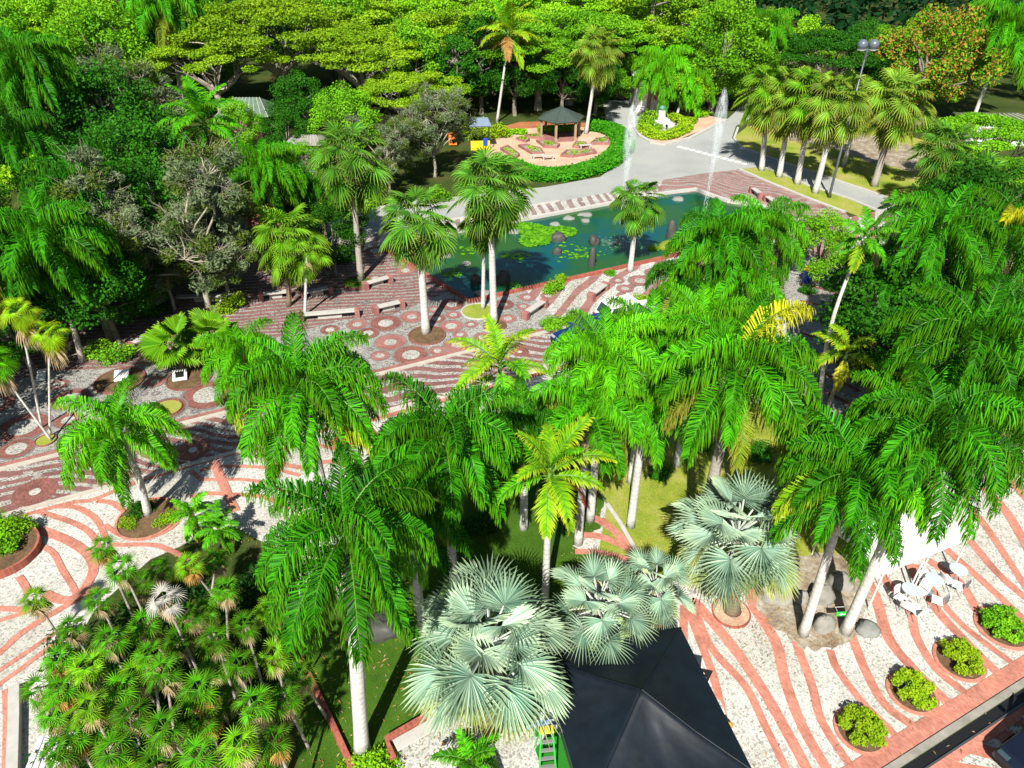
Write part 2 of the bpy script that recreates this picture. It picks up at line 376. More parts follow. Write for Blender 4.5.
    def mesh(s, name, mats, smooth=False):
        me = bpy.data.meshes.new(name); me.from_pydata(s.v, [], s.f)
        for m in (mats if isinstance(mats, (list, tuple)) else [mats]): me.materials.append(m)
        me.polygons.foreach_set('material_index', s.mi)
        if smooth: me.polygons.foreach_set('use_smooth', [True] * len(s.f))
        a = me.attributes.new('rnd', 'FLOAT', 'POINT'); a.data.foreach_set('value', s.r)
        a = me.attributes.new('tip', 'FLOAT', 'POINT'); a.data.foreach_set('value', s.t)
        me.update(); return me
    def build(s, name, mats, parent=None, smooth=False, loc=None):
        return link(name, s.mesh(name, mats, smooth), parent, loc)
def link(name, me, parent=None, loc=None, rot=None, sc=None, mat=None):
    o = bpy.data.objects.new(name, me); COL.objects.link(o)
    if parent is not None: o.parent = parent
    if loc is not None: o.location = loc
    if rot is not None: o.rotation_euler = rot
    if sc is not None: o.scale = (sc, sc, sc) if isinstance(sc, (int, float)) else sc
    if mat is not None:
        o.material_slots[0].link = 'OBJECT'; o.material_slots[0].material = mat
    return o
def thing(name, label, cat, loc=(0, 0, 0), rz=0.0, group=None):
    o = bpy.data.objects.new(name, None); COL.objects.link(o); o.location = loc; o.rotation_euler = (0, 0, rz)
    o.empty_display_size = .2
    return tag(o, label, cat, group)
def tag(o, label, cat, group=None):
    o['label'] = label; o['category'] = cat
    if group: o['group'] = group
    return o
def struct(o, kind='structure', label=None):
    o['kind'] = kind
    if label: o['label'] = label
    return o
def smooth_line(pts, n=6):
    """Catmull-Rom through the points"""
    pts = [Vector(p) for p in pts]
    if len(pts) < 3: return pts
    q = [pts[0] * 2 - pts[1]] + pts + [pts[-1] * 2 - pts[-2]]; out = []
    for i in range(1, len(q) - 2):
        for k in range(n):
            t = k / n; a, b, c, d = q[i - 1], q[i], q[i + 1], q[i + 2]
            out.append(.5 * ((2 * b) + (c - a) * t + (2 * a - 5 * b + 4 * c - d) * t * t + (3 * b - a - 3 * c + d) * t ** 3))
    return out + [pts[-1]]

# ------------------------------------------------------------------ GROUND AND PAVING
def sheet(name, pts, z, mat, kind='structure'):
    m = MB(); m.poly(pts, z); o = m.build(name, mat); struct(o, kind); return o
def soft(pts, seed=1, amp=.18):
    rg_ = random.Random(seed); q = [Vector(p) for p in pts]; q = [q[-1]] + q + [q[0], q[1]]; out = smooth_line(q, 7)[7:-7]
    return [p + Vector((rg_.uniform(-amp, amp), rg_.uniform(-amp, amp), 0)) for p in out][:-1]
def pxs(l): return [P(*p) for p in l]
sheet('ground', [(-900, -150), (900, -150), (900, 1500), (-900, 1500)], 0, M['soil'])
B1, B2 = 33.45, 29.85                      # the two kerb lines of the paved street
plaza_lo = 5.15
sheet('front_plaza', [E(-45, plaza_lo), E(60, plaza_lo), E(60, B2), E(-45, B2)], .012, M['pebble'])
sheet('paved_street', [E(-50, B2), E(70, B2), E(70, B1), E(-50, B1)], .008, M['stripe_street'])
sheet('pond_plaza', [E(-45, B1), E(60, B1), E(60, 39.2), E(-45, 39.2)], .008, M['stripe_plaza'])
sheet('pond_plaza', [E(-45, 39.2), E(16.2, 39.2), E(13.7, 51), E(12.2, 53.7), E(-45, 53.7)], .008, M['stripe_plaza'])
# circles field
sheet('mosaic_field', [E(20.5, B1 + .5), E(20.5, 39.25)] + pxs([(474, 303), (448, 292), (420, 303), (402, 311), (372, 321), (345, 320), (300, 331), (230, 352), (150, 366), (60, 371), (0, 384), (-80, 405), (-140, 430)]) + [E(-45, B1 + .5)], .012, M['pebble_grey'])
sheet('pondside_paving', [E(20.5, B1 + .5), E(60, B1 + .5), E(60, 39.25), E(20.5, 39.25)], .012, M['stripe_pond'])
sheet('promenade', [E(10.5, 50.9), E(52, 50.9), E(52, 53.8), E(10.5, 53.8)], .016, M['stripe_prom'])
sheet('pink_promenade', pxs([(655, 196), (663, 180), (700, 174), (741, 169.5), (766, 181), (805, 197), (845, 212), (860, 232), (800, 262), (760, 212), (728, 204), (695, 192)]), .020, M['stripe_pink'])
sheet('corner_paving', [E(-10, -6), E(60, -6), E(60, 4.54), E(-10, 4.54)], .010, M['stripe_corner'])
# road
road_near = [E(-40, 53.8), E(-10, 53.8), E(10, 53.8), E(31, 53.8)]
road_px = [(741, 169), (762, 167), (782, 175), (808, 186), (846, 198), (905, 224), (985, 262), (1040, 282), (1060, 262), (1000, 240), (925, 211), (864, 189), (794, 165.5), (739, 146.5), (732, 138), (736, 126), (760, 113), (770, 105), (745, 103), (727, 119.5), (690, 138.5), (664, 144.5), (650, 131), (643, 112), (640, 100), (602, 100), (606, 118), (626, 140), (627, 158), (600, 177), (545, 187), (470, 195), (420, 201), (380, 209), (330, 221), (240, 240)]
sheet('road', road_near + pxs(road_px), .010, M['road'])
# crosswalk dashes
mk = MB()
a, b = P(676, 146), P(747, 164.5)
for k in range(11):
    p = a.lerp(b, (k + .3) / 11); d = (b - a).normalized(); q = Vector((-d.y, d.x, 0))
    mk.add([p + q * .35 + Vector((0, 0, .016)), p - q * .35 + Vector((0, 0, .016)), p + d * .62 - q * .35 + Vector((0, 0, .016)), p + d * .62 + q * .35 + Vector((0, 0, .016))], [(0, 1, 2, 3)])
struct(mk.build('crosswalk_marking', M['white']))
# kerbs: raised stone strips
def kerb(name, pts, w=.22, h=.13, mat=None, closed=False):
    m = MB(); pts = [Vector((p[0], p[1], 0)) for p in pts]; n = len(pts); V = []; F = []
    for i, p in enumerate(pts):
        d = pts[(i + 1) % n if closed else min(i + 1, n - 1)] - pts[(i - 1) % n if closed else max(i - 1, 0)]
        d.normalize(); q = Vector((-d.y, d.x, 0)) * w / 2
        V += [p + q, p + q + Vector((0, 0, h)), p - q + Vector((0, 0, h)), p - q]
    for i in range(n if closed else n - 1):
        j = (i + 1) % n
        for k in range(3): F.append((i * 4 + k, j * 4 + k, j * 4 + k + 1, i * 4 + k + 1))
    m.add(V, F); return struct(m.build(name, mat or M['kerb']))
kerb('kerb', [E(-50, B1), E(30, B1)], .24, .10, M['kerb_old'])
kerb('kerb', [E(-50, B2), E(26, B2)], .22, .09, M['kerb_old'])
kerb('kerb', [E(10.5, 53.85), E(31.5, 53.85)], .2, .12)
kerb('kerb', pxs([(1000, 241), (925, 212), (864, 190), (794, 166.5), (741, 147.5), (734, 139), (738, 128)]), .25, .13)
kerb('kerb', pxs([(739, 169.5), (766, 181.5), (805, 197.5), (846, 213)]), .25, .13)
kerb('kerb', pxs([(762, 167), (782, 175), (808, 186), (846, 198), (905, 222)]), .2, .13)
kerb('kerb', pxs([(240, 239), (330, 220.5), (380, 208.5), (420, 200)]), .4, .15)
# sheets of grass
sheet('strip_lawn', pxs([(741, 169), (762, 167.5), (782, 175.5), (808, 186.5), (846, 198.5), (872, 210), (860, 217), (841, 210), (805, 196.5), (766, 180.5)]), .024, M['lawn_dry'])
sheet('far_lawn', pxs([(734, 137), (748, 126), (800, 124), (900, 134), (960, 150), (960, 200), (925, 211), (864, 188.5), (794, 165), (740, 146)]), .018, M['lawn_dry'])
sheet('bare_soil', soft(pxs([(775, 126), (800, 122), (840, 130), (900, 142), (930, 158), (925, 172), (880, 165), (830, 148), (790, 140)]), 3, .5), .022, M['bed_dry'])
sheet('red_bed', pxs([(898, 196), (915, 190), (945, 192), (950, 212), (925, 209)]), .022, M['redsoil'])
sheet('centre_lawn', pxs([(597, 560), (607, 505), (590, 470), (540, 440), (520, 400), (700, 395), (880, 420), (960, 440), (900, 560), (850, 590), (800, 600), (740, 590), (690, 575), (665, 585), (640, 560)]), .0195, M['lawn'])
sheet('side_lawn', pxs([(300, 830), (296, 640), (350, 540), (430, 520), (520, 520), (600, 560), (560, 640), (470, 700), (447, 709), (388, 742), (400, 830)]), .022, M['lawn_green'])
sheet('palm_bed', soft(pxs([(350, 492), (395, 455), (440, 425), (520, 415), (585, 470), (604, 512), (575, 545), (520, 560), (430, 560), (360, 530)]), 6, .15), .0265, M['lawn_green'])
sheet('cobble_terrace', pxs([(394, 748), (447, 714), (560, 690), (720, 700), (760, 800), (700, 900), (390, 860)]), .024, M['pebble_big'])
sheet('grove_floor', pxs([(50, 760), (48, 690), (95, 610), (150, 560), (230, 525), (296, 560), (296, 640), (300, 830), (60, 830)]), .020, M['soil'])
sheet('bed_ground', soft(pxs([(757, 604), (770, 570), (800, 555), (860, 560), (868, 600), (852, 640), (825, 650), (795, 642)]), 4, .12), .0255, M['bed_dry'])
# bands of brick in the front plazas
bands = MB(); bz = [.018]
def band(px, w, mi=0, mul=1.0):
    pts = smooth_line([P(*p) for p in px], 7)
    wd = [w * mpp(p) * mul for p in pts]
    bz[0] += .0006; bands.ribbon(pts, wd, bz[0], mi)
FR = [([(684, 606), (684, 612), (685, 652), (697, 692), (705, 709), (712, 730)], 8), ([(686, 604), (689, 612), (702, 646), (715, 682), (725, 729), (726, 768)], 8.5),
      ([(690, 604), (694, 609), (712, 649), (745, 686), (765, 726), (785, 768), (795, 800)], 8.5), ([(692, 602), (699, 607), (732, 646), (762, 689), (785, 729), (806, 768), (820, 800)], 11.5),
      ([(748, 585), (754, 607), (775.5, 642), (785.5, 682), (802, 726), (826, 768), (846, 800)], 11), ([(790, 625), (797, 645.6), (812, 686), (822, 722), (852, 768), (880, 800)], 9),
      ([(830, 650), (837, 669), (862, 702), (886, 726), (902, 744)], 8), ([(850, 630), (852, 637), (866, 672), (886, 706), (922, 732)], 9.5),
      ([(852, 540), (862, 570), (876, 599), (889, 639), (916, 672), (952, 707)], 11), ([(870, 545), (882, 575), (909, 609), (916, 636), (936, 669), (969, 696)], 9),
      ([(890, 535), (909, 565), (936, 609), (966, 642), (999, 675)], 10), ([(916, 565), (936, 595), (959, 622), (983, 642), (1013, 664)], 7.5),
      ([(905, 540), (926, 559), (959, 582), (976, 609), (983, 625)], 9), ([(925, 530), (949, 552), (983, 582), (1023, 619), (1045, 640)], 8.5),
      ([(945, 515), (969, 540), (996, 572), (1024, 597), (1050, 617)], 8.5), ([(960, 498), (978, 517), (996, 542), (1024, 585), (1040, 610)], 7.5),
      ([(985, 488), (1006, 512), (1024, 542), (1035, 565)], 9.5), ([(975, 455), (1000, 470), (1024, 497), (1040, 515)], 8), ([(985, 440), (1024, 466), (1045, 480)], 6), ([(980, 425), (1024, 446)], 7),
      ([(600, 520), (618, 535), (634, 556), (640, 575)], 9), ([(575, 535), (600, 537), (622, 546), (634, 553)], 8), ([(575, 552), (600, 553), (630, 560)], 7), ([(575, 519), (592, 518), (610, 527)], 9)]
for px, w in FR: band(px, w)
FL = [([(-20, 528), (8, 520), (69, 503.6), (94, 499.7), (137.5, 482.5), (216, 458.5), (265, 446)], 5.5), ([(39, 512), (69, 521.6), (87.5, 531), (97, 543), (100, 557)], 6), ([(56, 507), (75, 507.5), (90.6, 515), (100, 525), (106, 540)], 6),
      ([(97, 501), (112.5, 503.6), (125, 512)], 6), ([(8, 519), (15.6, 522), (47, 532.5), (70, 542), (87.5, 554), (93.7, 567), (90, 580), (78, 596), (62.5, 600.6), (45, 594)], 9.5),
      ([(34, 542.6), (53, 553), (62.5, 570), (73, 587), (76, 594)], 6), ([(98, 588), (70, 604), (44, 619), (20, 635), (0, 653), (-20, 668)], 7.5), ([(-15, 609), (0, 609), (28, 610), (48, 605)], 6.5), ([(-15, 626), (0, 621), (28, 612), (45, 605)], 5.5),
      ([(-20, 686), (0, 671), (37, 646), (60, 630)], 5.5), ([(-8, 692), (6, 680), (23, 668), (60, 640)], 5.5), ([(5, 690), (6, 720), (5, 768), (4, 790)], 5), ([(19, 577), (24, 584), (30, 595)], 7),
      ([(105, 525), (119, 535), (141, 540), (168, 531), (180, 520)], 4.5), ([(110, 545), (121, 545.5), (152, 545.5), (168, 550), (190, 560)], 5.5),
      ([(214, 462), (222, 481), (230, 500), (236, 512)], 9), ([(200, 471), (218, 467), (244, 467), (271, 469), (300, 476)], 4.5), ([(191, 471), (201, 479), (218, 480), (240, 480), (262, 483), (290, 494)], 4.5), ([(190, 497), (207, 494), (230, 495), (261, 497), (290, 508)], 5.5),
      ([(257, 449), (264, 456), (275, 463), (300, 468)], 6), ([(275, 452), (300, 446), (330, 448), (350, 460)], 5), ([(300, 470), (330, 462), (352, 470), (362, 490)], 6), ([(320, 432), (345, 425), (370, 430), (380, 445)], 6), ([(330, 500), (360, 505), (390, 525)], 6), ([(340, 442), (365, 440), (385, 455)], 5)]
for px, w in FL: band(px, w)
# red line beside the street kerb
bands.ribbon([E(-50, B1 + .36), E(30, B1 + .36)], .34, .0302, 1)
bands.ribbon([E(6, B2 - .42), E(26, B2 - .42)], .35, .0304)
# brick border along the drain and beyond it
bands.ribbon([E(-12, 5.42), E(60, 5.42)], .54, .0310)
bands.ribbon([E(-12, 4.36), E(60, 4.36)], .28, .0312)
struct(bands.build('brick_bands', [M['brick'], M['brick_pink']]))
# drainage channel: stone lip, dark bottom, steel edge
dr = MB()
dr.box(E(20, 5.01, .03), (84, .22, .10), 0, PHI); dr.box(E(20, 4.53, .02), (84, .05, .09), 1, PHI)
dr.ribbon([E(-22, 4.71), E(62, 4.71)], .32, .016, 2)
struct(dr.build('drain_channel', [M['rock'], M['metal'], M['black']]))

# circles laid in the pebble mosaic (centre px, outer radius px, inner share, brick tone)
circ = MB(); cz = [.018]
CIRC = [(385.7, 323.3, 15.6, .48, 1), (412, 317, 11.7, .4, 0), (390.5, 342.3, 15, .42, 0), (411, 355, 17, .52, 1), (357, 324.7, 10, .45, 0), (451, 326.3, 11.7, .5, 0), (457, 345, 13.3, .4, 0), (437.4, 351, 8.4, .45, 0),
        (453.4, 315, 7.4, .5, 0), (436.4, 318.8, 8.8, .5, 1), (452, 304.8, 12, .45, 1), (433.5, 309.6, 6.8, .5, 0), (459.9, 334.8, 7, .5, 0), (471, 324.7, 6.4, .5, 0), (503.8, 304.8, 10, .38, 1), (523, 306.7, 6.2, .5, 0), (507.7, 318.8, 8.2, .5, 0),
        (483, 337.4, 8.8, .5, 0), (527, 297.5, 8, .45, 0), (368, 333.5, 10.7, .5, 1), (405.5, 270.8, 9, .5, 0), (376, 251, 10, .6, 1), (375, 278, 6, .6, 1), (548, 296, 7, .5, 0), (380, 356, 9, .5, 0), (345, 337, 8, .5, 0), (330, 330, 9, .5, 1),
        (70.3, 399.7, 18.5, .6, 1), (23.4, 427.7, 24, .56, 1), (16.6, 449, 16, .6, 1), (68, 420.4, 12.7, .5, 1), (208.6, 395, 24.4, .6, 1), (155, 382, 10, .4, 0), (58.6, 384.7, 9, .6, 1), (167, 409, 18, .82, 1), (120, 412, 12, .5, 1), (100, 432, 9, .5, 1), (135, 428, 8, .5, 1), (245, 400, 12, .5, 1), (265, 378, 13, .5, 1), (300, 372, 12, .5, 1), (290, 352, 11, .5, 0), (320, 358, 10, .5, 0), (-8, 405, 20, .55, 1), (-15, 440, 15, .5, 1),
        (640, 281, 11, .5, 0), (625, 289, 8, .5, 0), (654, 273, 9, .5, 0), (618, 281, 6, .5, 0), (665, 285, 11, .5, 0)]
for px, py, rr, inn, tone in CIRC:
    p = P(px, py); r = rr * mpp(p); cz[0] += .0004
    circ.ring(p, r * inn, r, cz[0], 1 + tone)
    circ.disc(p, r * inn, cz[0] + .0002, 0)
    circ.ring(p, r * 1.02, r * 1.12, cz[0] + .0001, 3)
RC = random.Random(5)
for k in range(60):      # the little rosettes between them
    px, py = RC.uniform(335, 530), RC.uniform(300, 352)
    if abs(py - (373 - (px - 388) * .235)) < 14: continue
    if any(math.hypot(px - c[0], (py - c[1]) * 2.1) < c[2] + 6 for c in CIRC + [(427, 336, 19), (478, 312, 17), (494, 326, 12)]): continue
    p = P(px, py); r = 3.2 * mpp(p); cz[0] += .0004; circ.ring(p, r * .5, r, cz[0], 3, 20)
for k in range(80):
    px, py = RC.uniform(-5, 330), RC.uniform(375, 440)
    if py > 452 - px * .205: continue
    if any(math.hypot(px - c[0], (py - c[1]) * 1.9) < c[2] + 7 for c in CIRC): continue
    p = P(px, py); r = 4.2 * mpp(p); cz[0] += .0004; circ.ring(p, r * .5, r, cz[0], 3, 20)
struct(circ.build('mosaic_circles', [M['pebble_mid'], M['brick_pink'], M['brick_dark'], plain('grey_stone_line', (.16, .15, .15), .9)]))
# roundels and lattices of the street
st = MB()
for px, py, rr in ((403.5, 382, 9.5), (35, 492, 21), (193, 450, 17), (320, 415, 14), (520, 352, 9)):
    p = P(px, py); r = rr * mpp(p); st.ring(p, r * .25, r, .0145, 0); st.disc(p, r * .25, .0147, 1)
struct(st.build('street_roundels', [M['brick_dark'], M['pebble']]))
# tree beds in the mosaic
def bed(px, py, rr, mat, edge, name='tree_bed', z=.035):
    p = P(px, py); r = rr * mpp(p); m = MB()
    m.disc(p, r * .97, z + .02, 0, jit=.02); m.lathe((p.x, p.y, 0), [(r, 0), (r, z + .06), (r * .93, z + .06), (r * .93, .01)], 36, 1)
    m.f.pop(); m.mi.pop(); m.f.pop(); m.mi.pop()
    return struct(m.build(name, [mat, edge]))
bed(427, 336, 19, M['bed'], M['brick_dark']); bed(478, 312, 17, M['lawn_dry'], M['kerb']); bed(495, 326, 12, M['bed'], M['brick_dark'])
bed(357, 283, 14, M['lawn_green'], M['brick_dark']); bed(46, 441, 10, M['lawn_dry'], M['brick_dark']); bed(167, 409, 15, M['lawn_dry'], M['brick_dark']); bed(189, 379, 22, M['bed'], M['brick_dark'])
bed(120, 381, 24, M['bed'], M['brick_dark']); bed(148, 519, 30, M['bed'], M['brick']); bed(3, 555, 35, M['bed'], M['brick_wall'], z=.3)
bed(731, 613, 19, M['sand'], M['brick_wall'])

# ------------------------------------------------------------------ POND
pond_pts = [E(16.3, 39.3), E(39.5, 39.3), E(43.0, 42.2), E(46.0, 43.3), P(784, 217), P(760, 208.5), P(728, 203.5), P(695, 192), E(41.5, 50.85), E(13.8, 50.85), ]
# sunk basin: rim stands proud of the water
wt = MB(); wt.poly(pond_pts, .026); wo = wt.build('pond_water', M['water']); struct(wo)
kerb('pond_rim', [pond_pts[9], pond_pts[0], pond_pts[1], pond_pts[2], pond_pts[3]], .30, .20, M['brick_wall'])
kerb('kerb', [E(13.8, 50.95), E(41.5, 51.05), P(695, 190.6), P(728, 202.4), P(760, 207), P(786, 215)], .35, .26, M['kerb'])

def rocky(name, p, r, h, label, mat, cat='rock', group=None, seed=0, squash=1.0, hid=False):
    rg = random.Random(seed); m = MB(); V = []; F = []; seg = 16; rings = 8; lob = [(rg.uniform(0, 6.28), rg.uniform(-.4, 1.2), rg.uniform(.10, .24)) for _ in range(9)]
    for i in range(rings + 1):
        a = (i / rings) * PI / 2
        for k in range(seg):
            t = 2 * PI * k / seg + .2 * i; b_ = 1 + sum(w_ * (1 if math.cos(t - q_) * math.cos(a - e_) > .75 else -.35) for q_, e_, w_ in lob) * .55; rr = r * math.cos(a) ** .6 * b_ * rg.uniform(.95, 1.05)
            V.append((rr * math.cos(t), rr * math.sin(t) * squash, h * math.sin(a) * (.75 + .25 * b_) * rg.uniform(.95, 1.04)))
    for i in range(rings):
        for k in range(seg): F.append((i * seg + k, i * seg + (k + 1) % seg, (i + 1) * seg + (k + 1) % seg, (i + 1) * seg + k))
    F.append(tuple(range(rings * seg, (rings + 1) * seg))); m.add(V, F)
    o = m.build(name, mat, None, True); o.location = (p.x, p.y, -.01); return tag(o, label, cat, group)
pots = [(475, 283, .42, .75, 'dark squat stone standing alone in the blue water by the near pond corner'), (503, 282, .62, .95, 'large dark planted stone in the blue water just right of the twin palm trunks'),
        (557, 240, .62, .7, 'dark rounded stone at the right end of the big lily patch'), (557, 254, .36, .6, 'small dark stone below the big lily patch'), (593, 244, .48, .8, 'dark stone block in mid pond left of the fountain foam'),
        (592, 266, .35, 1.5, 'upright stone stub near the pond front edge beside yellow reeds'), (671, 238, .45, 1.6, 'tall dark stump on a mossy mound at the right of the pond')]
for i, (px, py, r, h, lb) in enumerate(pots):
    rocky('pond_stone', P(px, py), r, h, lb, M['rock_dark'], 'stone', 'stones standing in the pond', 20 + i)
pale = [(514, 233, .9, 'pale flat rock near the far rim behind the palm crown'), (555, 225, .8, 'small pale rock under the far rim left of the paired rocks'), (568, 219, .9, 'pale rock along the far rim between single rock and pair'), (587, 216, 1.0, 'upper of two paired pale rocks at the far rim'), (586, 222, .75, 'lower of two paired pale rocks at the far rim'),
        (466, 265, .7, 'pale rock in green water near the left pond edge'), (482, 294, 1.1, 'pale flat slab in the water beside the twin palm trunks'), (442, 257, 1.2, 'pale rock at the left rim half behind a drooping fan palm'), (678, 200, 1.1, 'pale rock below the small willowy shrub at the far right rim')]
for i, (px, py, r, lb) in enumerate(pale):
    rocky('pale_rock', P(px, py), r * .6, .3, lb, M['rock_pale'], 'rock', 'pale rocks along the pond rim', 40 + i, .7)
rocky('mossy_mound', P(672, 246), 1.25, .35, 'low mossy mound under the tall dark stump in the pond', M['lawn'], 'mound', None, 77)
def lily(px, py, rx, n, label, seed, mat='lily', h=.02):
    rg = random.Random(seed); c = P(px, py); m = MB(); r = rx * mpp(c)
    for k in range(n):
        t, q = rg.uniform(0, 2 * PI), math.sqrt(rg.random()); wob = 1 + .35 * math.sin(3 * t + seed)
        x, y = r * q * math.cos(t) * wob, r * q * math.sin(t) * .95 * wob; s = rg.uniform(.10, .26)
        if n < 200: s *= .7
        V = [(x + s * math.cos(j * 2 * PI / 7), y + s * math.sin(j * 2 * PI / 7), .004 + rg.uniform(0, h)) for j in range(7)]
        m.add(V, [tuple(range(7))], 0, rg.random())
    o = m.build('lily_pads', M[mat]); o.location = (c.x, c.y, .03); o['kind'] = 'thing'
    return tag(o, label, 'lily pads', 'patches of water lilies')
lily(541, 234, 27, 900, 'largest bright green patch of lily pads in mid pond', 1, h=.10); lily(574, 252, 24, 60, 'sparse scatter of lily pads below the largest patch', 2); lily(453, 274, 10, 40, 'small lily patch in the left pond corner', 3)
lily(513, 286, 10, 22, 'thin lily patch beside the large dark planted stone', 4); lily(516, 258, 12, 40, 'dark green lily patch left of the blue water', 6, 'lily'); lily(470, 250, 12, 30, 'lily patch under the drooping crown of the pondside fan palm', 7)

# ------------------------------------------------------------------ LEAF GEOMETRY
def pinnate(L, n, ll, e0, bend, hang, plum=.35, w=.045, seed=0, base=.14, vee=.15, m=None, rot=0.0, org=(0, 0, 0), sc=1.0):
    """a feather frond growing along +X from the origin, hanging in its own weight"""
    rg = random.Random(seed); m = m or MB(); ns = 26
    pts = [Vector((0, 0, 0))]; dirs = []; x = 0
    sway = rg.uniform(-.25, .25)
    for i in range(ns):
        t = i / ns; e = e0 - bend * t ** 1.25
        d = Vector((math.cos(e) * math.cos(sway * t), math.cos(e) * math.sin(sway * t), math.sin(e))); dirs.append(d); pts.append(pts[-1] + d * L / ns)
    dirs.append(dirs[-1])
    cr, sr = math.cos(rot), math.sin(rot)
    def X(p): return (org[0] + sc * (p[0] * cr - p[1] * sr), org[1] + sc * (p[0] * sr + p[1] * cr), org[2] + sc * p[2])
    def at(t):
        f = t * ns; i = min(int(f), ns - 1); return pts[i].lerp(pts[i + 1], f - i), dirs[i]
    tb = MB(); tb.tube(pts[::3] + [pts[-1]], [.035 * (1 - .8 * i / 9) for i in range(len(pts[::3]) + 1)], 4, 0, False)
    m.add([X(p) for p in tb.v], tb.f, 1 if m is not None else 0, .8)
    for i in range(n):
        t = base + (1 - base) * (i + .5) / n
        p, T = at(t); S = Vector((0, 0, 1)).cross(T); S = S.normalized() if S.length > .05 else Vector((0, 1, 0)); N = T.cross(S)
        prof = min(1, .35 + 3.2 * (t - base)) * (1 - .62 * max(0, t - .45) / .55)
        for s in (-1, 1):
            ln = ll * prof * rg.uniform(.85, 1.12); v = vee + plum * rg.uniform(-1, 1); hg = hang * rg.uniform(.45, 1.3)
            d = (T * (.40 + .7 * t + rg.uniform(-.16, .16)) + S * s * .95 + N * (v + rg.uniform(-.12, .12))).normalized()
            q = p + d * ln * .45
            d2 = (d * max(.15, 1 - hg * .45) + Vector((0, 0, -1)) * hg + Vector((rg.uniform(-.14, .14), rg.uniform(-.14, .14), 0))).normalized()
            r_ = q + d2 * ln * .35; d3 = (d2 + Vector((0, 0, -1)) * hg * .8).normalized(); e_ = r_ + d3 * ln * .28
            W = (T - d * T.dot(d)); W = W.normalized() if W.length > .05 else N
            W2 = (T - d2 * T.dot(d2)); W2 = W2.normalized() if W2.length > .05 else N
            ww = w * rg.uniform(.8, 1.2)
            V = [p - W * ww * .3, p + W * ww * .3, q - W * ww * .5, q + W * ww * .5, r_ - W2 * ww * .4, r_ + W2 * ww * .4, e_]
            m.add([X(k) for k in V], [(0, 1, 3, 2), (2, 3, 5, 4), (4, 5, 6)], 0, rg.random(), [0, 0, .3, .3, .7, .7, 1])
    return m
def fan(Rr, n, span, pet, e0, pb, droop, cup=.12, fold=.05, split=.55, seed=0, m=None, rot=0.0, org=(0, 0, 0), sc=1.0, width=.016, costa=0.0):
    """a palmate leaf on a stalk that grows along +X"""
    rg = random.Random(seed); m = m or MB(); cr, sr = math.cos(rot), math.sin(rot)
    def X(p): return (org[0] + sc * (p[0] * cr - p[1] * sr), org[1] + sc * (p[0] * sr + p[1] * cr), org[2] + sc * p[2])
    pts = [Vector((0, 0, 0))]
    for i in range(6):
        e = e0 - pb * (i / 6) ** 1.3; pts.append(pts[-1] + Vector((math.cos(e), 0, math.sin(e))) * pet / 6)
    tb = MB(); tb.tube(pts, [width * (1.5 - .7 * i / 6) for i in range(7)], 4, 0, False); m.add([X(p) for p in tb.v], tb.f, 1, .7)
    H = pts[-1]; e = e0 - pb - .15 + rg.uniform(-.15, .15); A = Vector((math.cos(e), 0, math.sin(e))); tw = rg.uniform(-.5, .5)
    S = Vector((0, 1, 0)); N = A.cross(S) * -1
    N = N if N.length else Vector((0, 0, 1))
    N = Vector((-math.sin(e), 0, math.cos(e)))
    S2 = S * math.cos(tw) + N * math.sin(tw); N2 = N * math.cos(tw) - S * math.sin(tw); S, N = S2, N2
    dphi = 2 * span / n
    def dirn(f): return A * math.cos(f) + S * math.sin(f) + N * cup * (1.2 - math.cos(f)) 
    for i in range(n):
        f = -span + dphi * (i + .5); ln = Rr * (1 - .22 * (abs(f) / span) ** 2) * rg.uniform(.92, 1.06)
        hb = H + A * costa * Rr * math.cos(f) * .5 if costa else H
        d, dl, drr = dirn(f), dirn(f - dphi / 2 * .98), dirn(f + dphi / 2 * .98)
        g = Vector((0, 0, -1)) * droop * ln
        a1 = split * ln
        l = hb + dl * a1 + g * .10; r_ = hb + drr * a1 + g * .10; c = hb + d * a1 - N * fold * a1 + g * .10
        a2 = (split + (1 - split) * .55) * ln; hw = math.tan(dphi / 2) * a1 * .62
        sv = (drr - dl).normalized(); mid = hb + d * a2 + g * .42
        tip = hb + d * ln * .98 + g * 1.05 + Vector((rg.uniform(-.03, .03), rg.uniform(-.03, .03), rg.uniform(-.03, .02))) * ln
        V = [hb, l, c, r_, mid - sv * hw, mid - N * fold * a1 * .7, mid + sv * hw, tip]
        m.add([X(k) for k in V], [(0, 1, 2), (0, 2, 3), (1, 4, 5, 2), (2, 5, 6, 3), (4, 7, 5), (5, 7, 6)], 0, rg.random(), [0, .25, .3, .25, .7, .6, .7, 1])
    return m

LIB = {}
ELEV = [76, 60, 48, 34, 18, -2, -26]
def lib_pinnate(key, **kw):
    L_ = []
    for i, e in enumerate(ELEV):
        for s in range(2):
            k = dict(kw); b = k.pop('bend')
            mm = pinnate(e0=rad(e), bend=min(b * (.72 if e > 70 else 1.0), rad(e) + 1.48), seed=hash_(key) + i * 7 + s, **k)
            L_.append(mm.mesh('frond', [M['palm'], M['rachis']]))
    LIB[key] = L_
def hash_(s): return sum(ord(c) * (i + 3) for i, c in enumerate(s))
lib_pinnate('royal', L=2.95, n=112, ll=.92, bend=2.6, hang=1.7, plum=.95, w=.033)
lib_pinnate('droopy', L=3.2, n=104, ll=.92, bend=2.75, hang=2.0, plum=.8, w=.032)
lib_pinnate('coco', L=2.3, n=44, ll=.62, bend=1.35, hang=.5, plum=.10, w=.046, vee=.25)
lib_pinnate('small', L=1.7, n=28, ll=.52, bend=1.45, hang=.6, plum=.15, w=.060, vee=.2)
FE = [78, 55, 30, 6, -24, -56]
